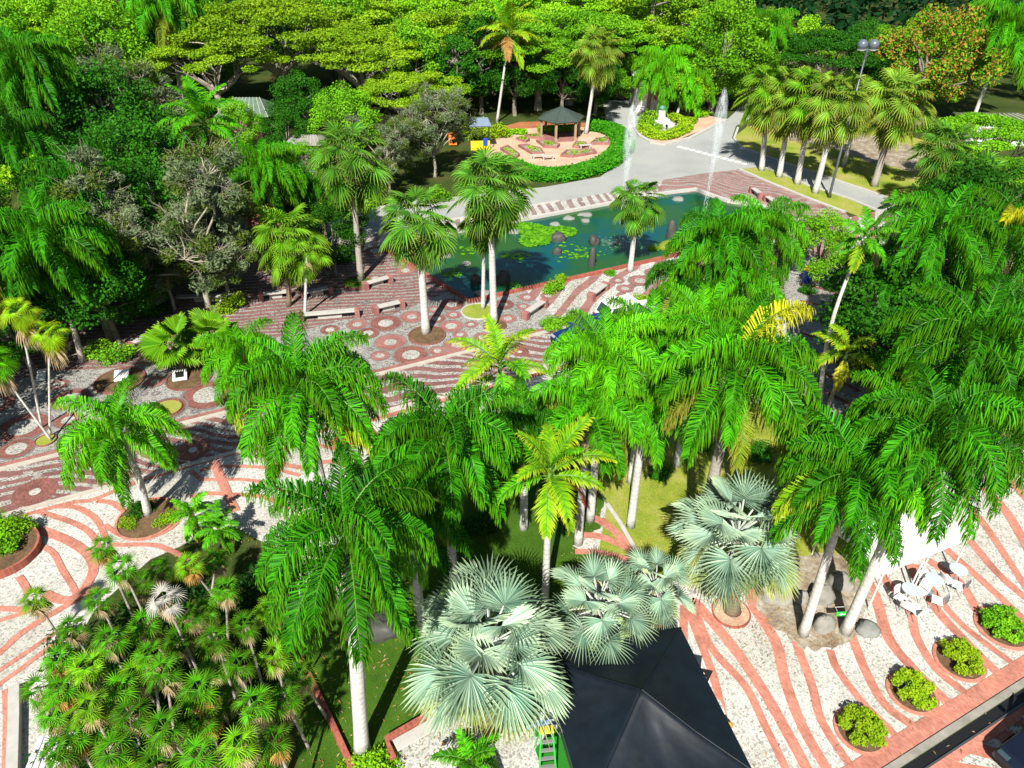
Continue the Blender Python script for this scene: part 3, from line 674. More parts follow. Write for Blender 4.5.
def lib_fan(key, mats, elev=None, **kw):
    L_ = []
    for i, e in enumerate(elev or FE):
        for s in range(2):
            L_.append(fan(e0=rad(e), seed=hash_(key) + i * 5 + s, **kw).mesh('fan_leaf', mats))
    LIB[key] = L_
lib_fan('sabal', [M['sabal'], M['rachis']], Rr=.88, n=20, span=rad(118), pet=1.1, pb=.60, droop=.32, cup=.08, fold=.14, split=.46, costa=.40)
lib_fan('bismarck', [M['silver'], plain('silver_stalk', (.42, .48, .42), .5)], elev=[76, 54, 32, 10, -14, -40], Rr=1.22, n=27, span=rad(112), pet=1.35, pb=.25, droop=.20, cup=.34, fold=.26, split=.36, width=.035, costa=.15)
lib_fan('thatch', [M['thatch'], M['rachis']], Rr=.55, n=20, span=rad(130), pet=.42, pb=.5, droop=.28, cup=.1, fold=.1, split=.34, width=.010)
lib_fan('corypha', [M['fan_bright'], M['rachis']], Rr=1.35, n=34, span=rad(120), pet=.8, pb=.2, droop=.14, cup=.2, fold=.08, split=.72, width=.03)

def trunk(parent, h, r, mat, lean=(0, 0), bulge=0.0, name='trunk', curve=0.0):
    m = MB(); n = 12; pts = []; rr = []
    for i in range(n + 1):
        t = i / n; c = math.sin(t * PI) * curve
        pts.append((lean[0] * t + c, lean[1] * t, h * t))
        rr.append(r * (1.0 - .28 * t + .35 * math.exp(-t * 14) + bulge * math.sin(PI * min(1, t * 1.25)) * .25))
    pts[0] = (0, 0, -.05)
    m.tube(pts, rr, 12); return m.build(name, mat, parent, True)

def feather_palm(label, base, h, key='royal', sc=1.0, mat='palm', tm='trunk_pale', tr=.16, n=17, lean=(0, 0), seed=0, group='feather palms in the garden', extra=(), lo=0, name='feather_palm', cat='palm', shaft=True, curve=0.0):
    rg = random.Random(seed); t = thing(name, label, cat, (base[0], base[1], 0), 0, group)
    trunk(t, h, tr, M[tm], lean, .5, curve=curve)
    top = Vector((lean[0], lean[1], h))
    if shaft:
        m = MB(); m.tube([top - Vector((0, 0, .05)), top + Vector((0, 0, .35 * sc)), top + Vector((0, 0, .8 * sc))], [tr * .82, tr * .85, tr * .35], 10); m.build('crownshaft', M['shaft'], t, True)
        top = top + Vector((0, 0, .62 * sc))
    n = int(n * 1.35) if key in ('royal', 'droopy') else n
    for i in range(n):
        q = i / (n - 1); k = min(len(ELEV) - 1, int(q * (len(ELEV) - lo * .0)) ); k = min(k, 6)
        me = LIB[key][k * 2 + rg.randrange(2)]
        mm = M[mat]
        if mat in ('palm', 'palm_dark') and q > .9 and rg.random() < .45: mm = M['frond_old']
        for (fi, fm) in extra:
            if fi == i: mm = M[fm]
        link('frond', me, t, top - Vector((0, 0, q * .3 * sc)), (rg.uniform(-.08, .08), rg.uniform(-.06, .06), i * 2.39996 + rg.uniform(-.25, .25) + seed), sc * rg.uniform(.88, 1.1), mm)
    if key in ('royal', 'droopy') and sc > .75:
        for i in range(rg.choice((0, 1, 1, 2))):
            link('dead_frond', LIB[key][12 + i], t, top - Vector((0, 0, .35 * sc)), (0, rg.uniform(.45, .75), rg.uniform(0, 6.28)), sc * rg.uniform(.6, .8), M['dead'])
    return t
def fan_palm(label, base, h, key='sabal', sc=1.0, mat='sabal', tm='trunk_pale', tr=.17, n=34, lean=(0, 0), seed=0, group='fan palms in the garden', skirt=10, lowest=6, name='fan_palm', cat='palm', old=None, curve=0.0):
    rg = random.Random(seed); t = thing(name, label, cat, (base[0], base[1], 0), 0, group)
    trunk(t, h, tr, M[tm], lean, .2, curve=curve); top = Vector((lean[0], lean[1], h))
    for i in range(n):
        q = (i + .5) / n; k = min(lowest - 1, int(q ** .9 * lowest))
        mm = M[mat]
        if old and q > .76: mm = M[old]
        link('fan_leaf', LIB[key][k * 2 + rg.randrange(2)], t, top + Vector((0, 0, .25 * sc * (1 - q))), (rg.uniform(-.1, .1), rg.uniform(-.08, .08), i * 2.39996 + rg.uniform(-.3, .3) + seed), sc * rg.uniform(.85, 1.1), mm)
    if skirt:
        m = MB()
        for i in range(skirt):
            fan(.85, 12, rad(60), .40, rad(-55), .6, .5, seed=seed * 31 + i, m=m, rot=i * 2.4, org=(top.x, top.y, top.z - .15), sc=sc)
        m.build('dead_skirt', [M['dead'], M['dead']], t)
    return t

# ------------------------------------------------------------------ BROADLEAF TREES
def leaves_np(rng, cen, rad3, n, size, up=.6, aspect=.55, shell=.35):
    """n leaf quads scattered in an ellipsoidal clump, mostly near its skin"""
    d = rng.normal(size=(n, 3)); d /= np.linalg.norm(d, axis=1)[:, None]
    q = rng.random(n) ** shell
    p = cen + d * np.array(rad3) * q[:, None]
    nr = rng.normal(size=(n, 3)) + d * .6; nr[:, 2] += up * 2; nr /= np.linalg.norm(nr, axis=1)[:, None]
    a = np.cross(nr, rng.normal(size=(n, 3))); a /= np.linalg.norm(a, axis=1)[:, None]; b = np.cross(nr, a)
    s = size * rng.uniform(.6, 1.3, n)[:, None]
    return np.stack([p - a * s, p + b * s * aspect, p + a * s, p - b * s * aspect], 1)
def crown_mesh(name, clumps, mat, size, seed, up=.6, aspect=.55, shell=.35, flowers=None, fmat=None, clumpmix=None):
    rng = np.random.default_rng(seed); Q = []; RN = []; MI = []
    for (c, r3, n) in clumps:
        q = leaves_np(rng, np.array(c), r3, n, size, up, aspect, shell); Q.append(q)
        base = rng.random() * .5; RN.append(np.clip(base + rng.random(n) * .5, 0, 1))
        MI.append(np.full(n, int(rng.random() < clumpmix)) if clumpmix else (rng.random(n) < flowers).astype(int) if flowers else np.zeros(n, int))
    Q = np.concatenate(Q); RN = np.concatenate(RN); MI = np.concatenate(MI); n = len(Q)
    me = bpy.data.meshes.new(name); me.vertices.add(n * 4); me.vertices.foreach_set('co', Q.reshape(-1))
    me.loops.add(n * 4); me.loops.foreach_set('vertex_index', np.arange(n * 4, dtype=np.int32))
    me.polygons.add(n); me.polygons.foreach_set('loop_start', np.arange(0, n * 4, 4, dtype=np.int32))
    me.materials.append(mat)
    if fmat: me.materials.append(fmat)
    me.polygons.foreach_set('material_index', MI.astype(np.int32))
    a = me.attributes.new('rnd', 'FLOAT', 'POINT'); a.data.foreach_set('value', np.repeat(RN, 4).astype(np.float32))
    me.update(calc_edges=True); return me
def limb(m, a, b, r0, r1, rg, sides=6, sag=.12):
    a, b = Vector(a), Vector(b); n = 6; pts = []
    off = Vector((rg.uniform(-1, 1), rg.uniform(-1, 1), rg.uniform(-.3, 1))) * (b - a).length * sag
    for i in range(n + 1):
        t = i / n; pts.append(a.lerp(b, t) + off * math.sin(PI * t) + Vector((rg.uniform(-1, 1), rg.uniform(-1, 1), rg.uniform(-1, 1))) * (b - a).length * .02 * (0 < i < n))
    m.tube(pts, [r0 + (r1 - r0) * i / n for i in range(n + 1)], sides, 0, False); return pts
def tree_variant(kind, seed):
    rg = random.Random(seed); cl = []; tm = MB()
    if kind == 'umbrella':
        Rr, ht = 8.0, 7.5
        hub = Vector((0, 0, 3.2)); limb(tm, (0, 0, -.1), hub, .55, .42, rg, 10, .05)
        mains = []
        for k in range(7):
            t = k * 2 * PI / 7 + rg.uniform(-.3, .3); e = Vector((math.cos(t) * Rr * .5, math.sin(t) * Rr * .5, ht - 1.4 + rg.uniform(-.4, .6)))
            mains.append(limb(tm, hub, e, .30, .13, rg, 7))
        for k in range(74):
            t = rg.uniform(0, 2 * PI); q = math.sqrt(rg.random()); rr = q * Rr * (1 + .18 * math.sin(3 * t + seed)); z = ht + 2.0 * (1 - q * q) + rg.uniform(-.9, .5)
            c = (rr * math.cos(t), rr * math.sin(t), z); s = rg.uniform(1.0, 1.9)
            cl.append((c, (s, s, .42), int(290 * s)))
            if k % 2 == 0:
                mp = min(mains, key=lambda L: (Vector(c) - L[-1]).length); limb(tm, mp[rg.randrange(3, 7)], (c[0], c[1], c[2] - .3), .09, .03, rg, 5)
        return tm, cl, .15, .9, .5
    if kind == 'round':
        Rr = 4.2; hub = Vector((0, 0, 2.4)); limb(tm, (0, 0, -.1), hub, .32, .25, rg, 9, .05)
        for k in range(52):
            d = Vector((rg.gauss(0, 1), rg.gauss(0, 1), rg.gauss(.25, .9))).normalized(); q = rg.uniform(.55, 1.0)
            c = Vector((d.x * Rr * q, d.y * Rr * q, 5.2 + d.z * 3.3 * q)); s = rg.uniform(.7, 1.35)
            if c.z < 2.2: continue
            cl.append((tuple(c), (s, s, s * .75), int(300 * s)))
            if k % 3 == 0: limb(tm, hub, c, .12, .03, rg, 5)
        return tm, cl, .115, .45, .6
    if kind == 'tall':
        Rr = 3.6; hub = Vector((0, 0, 4.0)); limb(tm, (0, 0, -.1), hub, .34, .26, rg, 9, .05)
        for k in range(60):
            z = rg.uniform(3.0, 11.5); wz = math.sin(PI * min(1, max(0, (z - 2.0) / 10.5))) ** .7; t = rg.uniform(0, 2 * PI); q = math.sqrt(rg.uniform(.2, 1))
            c = (Rr * wz * q * math.cos(t), Rr * wz * q * math.sin(t), z); s = rg.uniform(.7, 1.3)
            cl.append((c, (s, s, s * .6), int(170 * s)))
            if k % 3 == 0: limb(tm, (0, 0, min(z - .8, 8)), c, .10, .03, rg, 5)
        limb(tm, hub, (0, 0, 9.5), .25, .06, rg, 7, .03)
        return tm, cl, .15, .4, .6
    if kind == 'sparse':      # twiggy greyish crown
        hub = Vector((0, 0, 1.8)); limb(tm, (0, 0, -.1), hub, .15, .11, rg, 8, .05)
        for b_ in range(11):
            a = b_ * 2.4 + rg.uniform(-.4, .4); q = 0 if b_ == 0 else rg.uniform(1.5, 3.1); lc = Vector((q * math.cos(a), q * math.sin(a), rg.uniform(3.2, 6.6) - q * .35)); L0 = limb(tm, hub, lc, .065, .035, rg, 6, .18)
            for k in range(14):
                d = Vector((rg.gauss(0, 1), rg.gauss(0, 1), rg.gauss(.3, .8))).normalized() * rg.uniform(.5, 1.55); c = lc + d; s = rg.uniform(.28, .62)
                cl.append((tuple(c), (s, s, s * .7), int(430 * s))); L = limb(tm, L0[-1], c, .028, .010, rg, 4)
                for j_ in range(5): limb(tm, L[rg.randrange(3, 7)], c + Vector((rg.uniform(-1, 1), rg.uniform(-1, 1), rg.uniform(.1, 1.1))) * .6, .014, .005, rg, 3)
        return tm, cl, .11, .3, .26
    if kind == 'shrub':
        for k in range(16):
            d = Vector((rg.gauss(0, 1), rg.gauss(0, 1), abs(rg.gauss(.2, .8)))).normalized(); q = rg.uniform(.3, .85)
            c = Vector((d.x * q, d.y * q, .12 + d.z * q * .9)); s = rg.uniform(.28, .45)
            cl.append((tuple(c), (s, s, s * .8), int(260 * s))); limb(tm, (0, 0, 0), c, .03, .01, rg, 4)
        return tm, cl, .075, .4, .5
TV = {}
for kd, n in (('umbrella', 3), ('round', 3), ('tall', 2), ('sparse', 2), ('shrub', 3)):
    for i in range(n):
        tm, cl, size, up, asp = tree_variant(kd, 100 + i * 17 + len(kd))
        TV[kd, i] = (tm.mesh('trunk', M['bark_pale'] if kd in ('umbrella', 'sparse') else M['bark'], True),
                     crown_mesh('crown', cl, M['green'], size, 7 + i * 3 + len(kd), up, asp, clumpmix=.42 if kd == 'sparse' else None, fmat=M['rusty'] if kd == 'sparse' else None), crown_mesh('crown', cl, M['green'], size, 7 + i, up, asp, flowers=.42, fmat=M['flower']) if (kd, i) == ('round', 1) else None)
def tree(label, kind, var, loc, sc, mat, name='broadleaf_tree', cat='tree', group='trees of the wood', rz=None, flower=False, szz=1.0):
    t = thing(name, label, cat, (loc[0], loc[1], 0), R.uniform(0, 6.28) if rz is None else rz, group)
    tm, cm, fm = TV[kind, var]
    if kind != 'shrub': link('trunk', tm, t, sc=(sc, sc, sc * szz))
    else: link('stem', tm, t, sc=(sc, sc, sc * szz))
    link('crown' if kind != 'shrub' else 'foliage', fm if flower else cm, t, sc=(sc, sc, sc * szz), mat=M[mat])
    return t
exec_trees = []

# ------------------------------------------------------------------ FOREGROUND FEATHER PALMS  (crown px, crown height ...)
def fp(px, py, z, label, **kw):
    ln = kw.pop('leanpx', None)
    if ln: z = rowz(py, *ln)
    b = P(px, py, z); h = z - .5
    if ln:      # foot given by its pixel
        f = P(*ln); kw['lean'] = (b.x - f.x, b.y - f.y); b = f
    return feather_palm(label, (b.x, b.y), h, **kw)
fp(347, 535, 9.2, 'tall green feather palm, white trunk rooted in lawn beside the bottom brick edging', leanpx=(362, 752), tr=.21, n=20, sc=.98, seed=1, mat='palm_mid')
fp(303, 392, 9.6, 'big bright feather palm whose fronds hang over the street left of centre', tr=.2, n=22, sc=1.0, seed=2, mat='palm', extra=((19, 'palm_yellow'), (20, 'palm_yellow')))
fp(120, 434, 4.5, 'lone short feather palm with white trunk in a round bed on the front left plaza', leanpx=(148, 514), tr=.15, n=17, sc=1.0, seed=3, mat='palm_bright', tm='trunk_pale', curve=.12)
fp(444, 440, 8.0, 'deep green feather palm with a drooping mop crown left of the yellow coconut palm', n=22, sc=1.02, seed=4, mat='palm_mid')
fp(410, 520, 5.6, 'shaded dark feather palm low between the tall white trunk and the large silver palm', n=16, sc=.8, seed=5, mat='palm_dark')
fp(500, 368, 5.0, 'small yellow green coconut palm with red fruit beside the street', key='coco', n=14, sc=1.15, seed=6, mat='palm_lime', tm='trunk_grey', tr=.12, extra=((10, 'palm_bright'), (5, 'palm_bright')), group='coconut palms')
fp(550, 474, 6.6, 'yellow green coconut palm with one dying red frond above the centre lawn', key='coco', n=16, sc=.95, seed=7, mat='palm_lime', tm='trunk_pale', tr=.13, extra=((13, 'frond_red'), (2, 'palm_bright'), (6, 'palm_bright'), (9, 'palm_bright')), group='coconut palms')
fp(604, 360, 8.2, 'bright green bushy feather palm hiding the white car by the street', n=22, sc=.95, seed=8, mat='palm_bright')
fp(648, 345, 7.4, 'bright feather palm directly right of the bushy palm that hides the white car', n=18, sc=.92, seed=9, mat='palm_bright')
fp(588, 412, 6.8, 'mid green feather palm above the centre lawn between two bigger crowns', n=18, sc=.95, seed=10, mat='palm')
fp(648, 392, 7.0, 'shaded feather palm at the left shoulder of the largest centre palm', n=18, sc=.95, seed=11, mat='palm')
fp(525, 428, 5.4, 'dark green feather palm behind the coconut palm with the red frond', n=18, sc=.82, seed=12, mat='palm_dark')
fp(736, 372, 9.6, 'largest bright feather palm of the centre with a golden young frond on top', n=24, sc=1.12, seed=13, mat='palm', tm='trunk_grey', tr=.22, extra=((0, 'frond_gold'), (8, 'palm_bright'), (14, 'palm_bright'), (11, 'palm_bright'), (19, 'palm_bright')))
fp(700, 330, 7.4, 'feather palm behind and left of the largest centre palm', n=18, sc=.95, seed=14, mat='palm_bright')
fp(853, 478, 8.2, 'left one of the twin tall palms with clean white trunks among grey rocks', leanpx=(803, 634), tr=.155, n=22, sc=1.0, seed=15, mat='palm_mid', extra=((16, 'palm_yellow'), (9, 'palm_bright'), (13, 'palm_bright')))
fp(930, 438, 9.2, 'right one of the twin tall palms, with a green sign tied to its white trunk', leanpx=(845, 632), tr=.165, n=24, sc=1.02, seed=16, mat='palm_mid')
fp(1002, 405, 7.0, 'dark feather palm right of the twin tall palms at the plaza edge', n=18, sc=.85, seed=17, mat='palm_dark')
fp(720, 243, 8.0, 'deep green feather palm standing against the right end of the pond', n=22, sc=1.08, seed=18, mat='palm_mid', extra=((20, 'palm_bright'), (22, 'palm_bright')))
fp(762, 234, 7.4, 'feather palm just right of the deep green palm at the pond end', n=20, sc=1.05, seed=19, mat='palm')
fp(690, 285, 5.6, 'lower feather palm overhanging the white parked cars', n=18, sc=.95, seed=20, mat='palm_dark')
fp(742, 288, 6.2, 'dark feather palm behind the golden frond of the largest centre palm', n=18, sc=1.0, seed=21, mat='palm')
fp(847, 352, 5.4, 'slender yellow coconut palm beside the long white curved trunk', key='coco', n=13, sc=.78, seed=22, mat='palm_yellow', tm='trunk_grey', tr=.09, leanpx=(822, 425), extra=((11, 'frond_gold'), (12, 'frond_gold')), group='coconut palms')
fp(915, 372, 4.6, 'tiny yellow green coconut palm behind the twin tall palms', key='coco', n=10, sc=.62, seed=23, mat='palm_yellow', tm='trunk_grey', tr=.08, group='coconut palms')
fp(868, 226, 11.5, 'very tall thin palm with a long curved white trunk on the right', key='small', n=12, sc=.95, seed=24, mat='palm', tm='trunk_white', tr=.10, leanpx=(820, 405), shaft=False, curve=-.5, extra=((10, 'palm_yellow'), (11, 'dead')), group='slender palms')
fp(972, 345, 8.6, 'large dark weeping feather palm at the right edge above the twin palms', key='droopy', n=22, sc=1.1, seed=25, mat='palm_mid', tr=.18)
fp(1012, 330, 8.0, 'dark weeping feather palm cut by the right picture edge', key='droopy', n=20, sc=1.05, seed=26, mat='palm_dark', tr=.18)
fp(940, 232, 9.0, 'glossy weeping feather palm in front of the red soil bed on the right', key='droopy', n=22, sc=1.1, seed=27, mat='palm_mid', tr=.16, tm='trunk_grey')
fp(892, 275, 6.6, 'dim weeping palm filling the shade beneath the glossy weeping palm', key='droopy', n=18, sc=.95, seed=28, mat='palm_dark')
fp(1012, 236, 8.6, 'weeping palm with a yellow young frond near the right edge', key='droopy', n=20, sc=1.1, seed=29, mat='palm_mid', extra=((0, 'frond_gold'), (17, 'frond_gold')), tm='trunk_grey')
fp(895, 200, 6.0, 'thin young palm with a pale stem growing in front of the asphalt drive', key='small', n=11, sc=.95, seed=30, mat='palm', leanpx=(884, 210), tm='trunk_pale', tr=.06, shaft=False, group='slender palms')
fp(868, 262, 6.2, 'yellow tinged small palm below the crown of the curved trunk', key='small', n=14, sc=1.0, seed=31, mat='palm_bright', tm='trunk_grey', extra=((12, 'frond_gold'),), group='slender palms')
fp(800, 212, 3.0, 'little dark palm standing on the pink paving by two benches', key='small', n=12, sc=.62, seed=32, mat='palm_dark', tm='trunk_grey', tr=.07, shaft=False, group='slender palms')
fp(1015, 395, 5.0, 'dark feather palm at the right edge beside the brick planter', n=16, sc=.95, seed=33, mat='palm_dark')
fp(905, 415, 5.6, 'mid green feather palm peeping out behind the twin tall palms', n=18, sc=.9, seed=34, mat='palm')
# left wood edge
fp(48, 243, 8.0, 'large green feather palm with drooping fronds at the left edge beside the grey twiggy tree', n=24, sc=1.25, seed=35, mat='palm_mid', leanpx=(83, 362), tm='trunk_grey', tr=.15)
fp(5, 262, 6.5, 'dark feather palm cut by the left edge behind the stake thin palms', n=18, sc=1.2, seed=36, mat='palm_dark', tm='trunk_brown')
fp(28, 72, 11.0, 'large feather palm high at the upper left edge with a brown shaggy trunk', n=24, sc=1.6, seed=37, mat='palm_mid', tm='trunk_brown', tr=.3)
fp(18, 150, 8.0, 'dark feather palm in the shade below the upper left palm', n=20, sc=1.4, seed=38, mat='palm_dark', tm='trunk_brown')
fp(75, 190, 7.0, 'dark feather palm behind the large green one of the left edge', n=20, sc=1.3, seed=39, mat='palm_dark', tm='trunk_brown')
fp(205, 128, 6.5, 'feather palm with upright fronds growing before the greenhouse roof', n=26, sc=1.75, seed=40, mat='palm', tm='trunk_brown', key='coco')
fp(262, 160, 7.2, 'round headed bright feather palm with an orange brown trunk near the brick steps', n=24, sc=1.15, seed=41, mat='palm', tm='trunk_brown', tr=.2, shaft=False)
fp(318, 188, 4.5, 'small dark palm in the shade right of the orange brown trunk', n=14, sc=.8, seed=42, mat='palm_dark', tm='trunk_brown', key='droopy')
fp(165, 8, 13.5, 'very tall royal palm with a white trunk cut by the top edge on the left', n=22, sc=2.1, seed=43, mat='palm', tm='trunk_pale', tr=.28, leanpx=(185, 112))
fp(508, 38, 12.5, 'tall slim coconut palm with a yellowing crown behind the shaded grove', key='coco', n=20, sc=1.85, seed=44, mat='palm_yellow', tm='trunk_pale', tr=.15, leanpx=(497, 122), extra=((14, 'frond_gold'), (15, 'dead_orange'), (16, 'frond_gold'), (17, 'dead_orange'), (1, 'palm_bright'), (4, 'palm_bright')), group='coconut palms')
fp(663, 72, 9.0, 'pale green feather palm left one of the pair behind the traffic island', n=20, sc=1.6, seed=45, mat='palm_bright', tm='trunk_pale', leanpx=(657, 117), tr=.15)
fp(686, 82, 8.0, 'pale green feather palm right one of the pair behind the traffic island', n=20, sc=1.55, seed=46, mat='palm_bright', tm='trunk_pale', leanpx=(676, 118), tr=.15)
fp(1003, 38, 11.5, 'tall feather palm with a white trunk at the upper right edge', n=24, sc=2.2, seed=47, mat='palm', tm='trunk_pale', tr=.22, leanpx=(972, 122))
fp(768, 32, 9.0, 'feather palm rising behind the dark umbrella tree on the right', n=18, sc=1.4, seed=48, mat='palm', tm='trunk_grey')
fp(240, 345, 2.6, 'low bushy feather palm beside the big upright fan leaf', n=18, sc=.95, seed=49, mat='palm_bright', tm='trunk_brown', shaft=False)
fp(470, 752, 1.5, 'low young feather palm sprouting under the large silver palm on the cobble terrace', n=12, sc=.7, seed=50, mat='palm', tm='trunk_brown', key='small', shaft=False, tr=.08)
fp(190, 505, 1.6, 'low yellow and green bushy palm right of the round bed on the front left plaza', n=16, sc=.62, seed=51, mat='palm_bright', tm='trunk_brown', key='small', shaft=False, tr=.06, extra=((13, 'palm_yellow'), (14, 'palm_yellow'), (15, 'palm_yellow')))
fp(215, 520, 1.7, 'low deep green bushy palm beside the yellow one at the grove edge', n=14, sc=.65, seed=52, mat='palm', tm='trunk_brown', key='small', shaft=False, tr=.06)

# ------------------------------------------------------------------ FAN PALMS
def fanp(px, py, z, label, foot=None, **kw):
    if foot: z = rowz(py, *foot)
    b = P(px, py, z); h = z - .2
    if foot:
        f = P(*foot); kw['lean'] = (b.x - f.x, b.y - f.y); b = f
    return fan_palm(label, (b.x, b.y), h, **kw)
fanp(418, 222, 9.3, 'shaggy fan palm with a brown skirt in the soil bed among mosaic circles', (426, 333), seed=1, sc=1.28, n=46, skirt=22, tr=.24)
fanp(490, 190, 11.0, 'tallest fan palm, whose white trunk rises before the pond', (494, 324), seed=2, sc=1.30, n=48, skirt=18, tr=.22)
fanp(484, 222, 8.6, 'smaller fan palm hidden behind the tallest one, thin white trunk in the grass disc', (483, 309), seed=3, sc=.9, n=28, skirt=4, tr=.13, mat='sabal')
fanp(350, 160, 9.8, 'fan palm on a brown grey trunk at the left by the asphalt road', (361, 280), seed=4, sc=1.4, n=44, skirt=10, tr=.22, tm='trunk_grey')
fanp(638, 203, 6.6, 'single fan palm with a pale trunk on the pond front edge', (630, 271), seed=5, sc=1.02, n=40, skirt=12, tr=.19)
for i, (px, py, fx, fy, nm) in enumerate(((769, 94, 761.5, 170.5, 'first from left'), (792, 99, 779, 177, 'second from left'), (812, 100, 797, 184, 'third from left'), (838, 104, 815, 193, 'rightmost'))):
    zt = 0
    f = P(fx, fy); v = (384 - py) / FOC; dy = math.cos(PITCH) + v * math.sin(PITCH); dz = -math.sin(PITCH) + v * math.cos(PITCH); z = CAM_H + f.y / dy * dz
    fanp(px, py, z, nm + ' of four fan palms on the grass strip by the drive', (fx, fy), seed=10 + i, sc=1.62, n=48, skirt=24, tr=.26, mat='sabal_pale' if i % 2 else 'fan_bright', old='sabal_pale', group='row of fan palms along the drive')
fanp(897, 105, rowz(105, 874, 186), 'fan palm with orange tinged crown and thick brown skirt on the far lawn', (874, 186), seed=20, sc=1.75, n=48, skirt=34, tr=.3, mat='sabal_pale', tm='trunk_grey', group='row of fan palms along the drive')
fanp(860, 104, rowz(112, 846, 176), 'fan palm behind the lamp post at the right end of the row', None, seed=21, sc=1.5, n=42, skirt=6, tr=.2, mat='fan_bright', group='row of fan palms along the drive')
fanp(946, 152, rowz(150, 924, 217), 'domed fan palm with brown hanging leaves beside the red soil bed', (924, 217), seed=22, sc=1.4, n=44, skirt=18, tr=.25, mat='sabal', tm='trunk_grey')
fanp(980, 188, 5.4, 'lower fan palm right of the domed one at the red soil bed', seed=23, sc=1.4, n=40, skirt=2, tr=.2, mat='sabal')
fanp(598, 52, rowz(52, 586, 134), 'tall lone fan palm with a slim pale trunk right of the gazebo', (586, 134), seed=24, sc=1.6, n=42, skirt=10, tr=.2, mat='sabal_pale', group='fan palms in the garden')
fanp(288, 240, 6.4, 'yellow green fan palm with a small brown trunk behind the benches on the left', (289, 306), seed=25, sc=1.3, n=40, skirt=5, tr=.15, mat='fan_bright', tm='trunk_brown')
fanp(306, 252, 6.2, 'pale stemmed fan palm growing into the yellow green fan palm on the left', (305, 315), seed=26, sc=.75, n=18, skirt=3, tr=.10, mat='fan_bright', tm='trunk_pale')
fanp(178, 345, 1.6, 'stemless fan palm with one big upright round leaf on the left mosaic', None, key='corypha', seed=27, sc=1.0, n=13, skirt=0, tr=.25, mat='fan_bright', tm='trunk_brown', lowest=4)
fanp(212, 338, 1.6, 'stemless yellow green fan palm between upright round leaf and bushy feather palm', None, key='corypha', seed=28, sc=.95, n=13, skirt=0, tr=.25, mat='fan_bright', tm='trunk_brown', lowest=4)
fanp(400, 458, 4.6, 'deep green fan palm tucked between the mop crown and the street palm', None, key='corypha', seed=29, sc=.75, n=16, skirt=0, tr=.14, mat='palm', tm='trunk_brown', lowest=5)
# slender leaning yellow fan palms at the left
for px, py, fx, fy, sc_, lb, mt in ((47, 333, 50, 436, .8, 'right one of three thin leaning palms at the left, with a yellow crown', 'palm_yellow'), (18, 312, 42, 428, .85, 'middle one of three thin leaning palms at the left, orange yellow crown', 'palm_yellow'), (-6, 362, 52, 441, .8, 'thin palm leaning hard to the left out of the picture', 'palm_bright')):
    z = max(2.5, rowz(py, fx, fy)); fanp(px, py, z, lb, (fx, fy), key='thatch', seed=px + 60, sc=1.25 * sc_, n=20, skirt=4, tr=.055, mat=mt, group='thin leaning palms on the left mosaic')
# silver palms
def silver(px, py, z, label, foot=None, **kw): return fanp(px, py, z, label, foot, key='bismarck', mat='silver', old='silver_old', tm='trunk_brown', skirt=0, group='silver blue fan palms', lowest=6, **kw)
silver(490, 645, 4.3, 'largest silver blue fan palm, in front of the black tent', None, seed=1, sc=1.05, n=44, tr=.28)
silver(598, 605, 3.3, 'middle silver fan palm drooping over the black tent', None, seed=2, sc=.74, n=24, tr=.2)
silver(655, 585, 2.9, 'smallest silver fan palm with yellow lower leaves where the brick bands meet', None, seed=3, sc=.62, n=20, tr=.18)
silver(737, 535, 4.0, 'silver fan palm on a dark stub trunk in a brick ring on the right plaza', (732, 611), seed=4, sc=.97, n=40, tr=.27)

# ------------------------------------------------------------------ THATCH PALM GROVE, bottom left
GR = [(122, 568, 3.6), (35, 600, 2.2), (103, 548, 3.4), (72, 628, 3.0), (110, 640, 3.6), (165, 600, 4.2), (225, 590, 4.0), (190, 565, 2.8), (160, 570, 2.4), (245, 625, 3.6), (215, 640, 3.2), (150, 655, 3.6), (60, 660, 2.6), (88, 668, 3.2), (40, 690, 2.4), (120, 690, 3.6), (165, 672, 3.8), (200, 690, 3.4), (240, 665, 3.8), (275, 655, 3.2), (285, 700, 3.2), (255, 705, 3.6), (205, 720, 3.6), (165, 728, 3.8), (130, 715, 3.4), (90, 708, 3.0), (55, 715, 2.4), (75, 738, 2.6), (115, 752, 3.2), (155, 765, 3.4), (200, 755, 3.2), (240, 745, 3.4), (275, 740, 3.0), (145, 625, 3.0), (190, 615, 3.2), (100, 600, 2.6), (215, 560, 2.4), (270, 610, 2.6), (180, 640, 2.4), (300, 675, 2.4), (225, 700, 2.2), (140, 585, 2.2), (62, 690, 3.4), (135, 676, 2.6), (212, 668, 2.6), (105, 728, 2.4), (185, 742, 2.6), (260, 762, 2.6), (60, 750, 2.8), (130, 775, 2.8), (230, 775, 2.8), (205, 612, 2.4)]
gl = ['with tall thin stem', 'with pale dead leaves', 'with ragged orange fringe', 'with full fresh crown', 'with sparse crown']
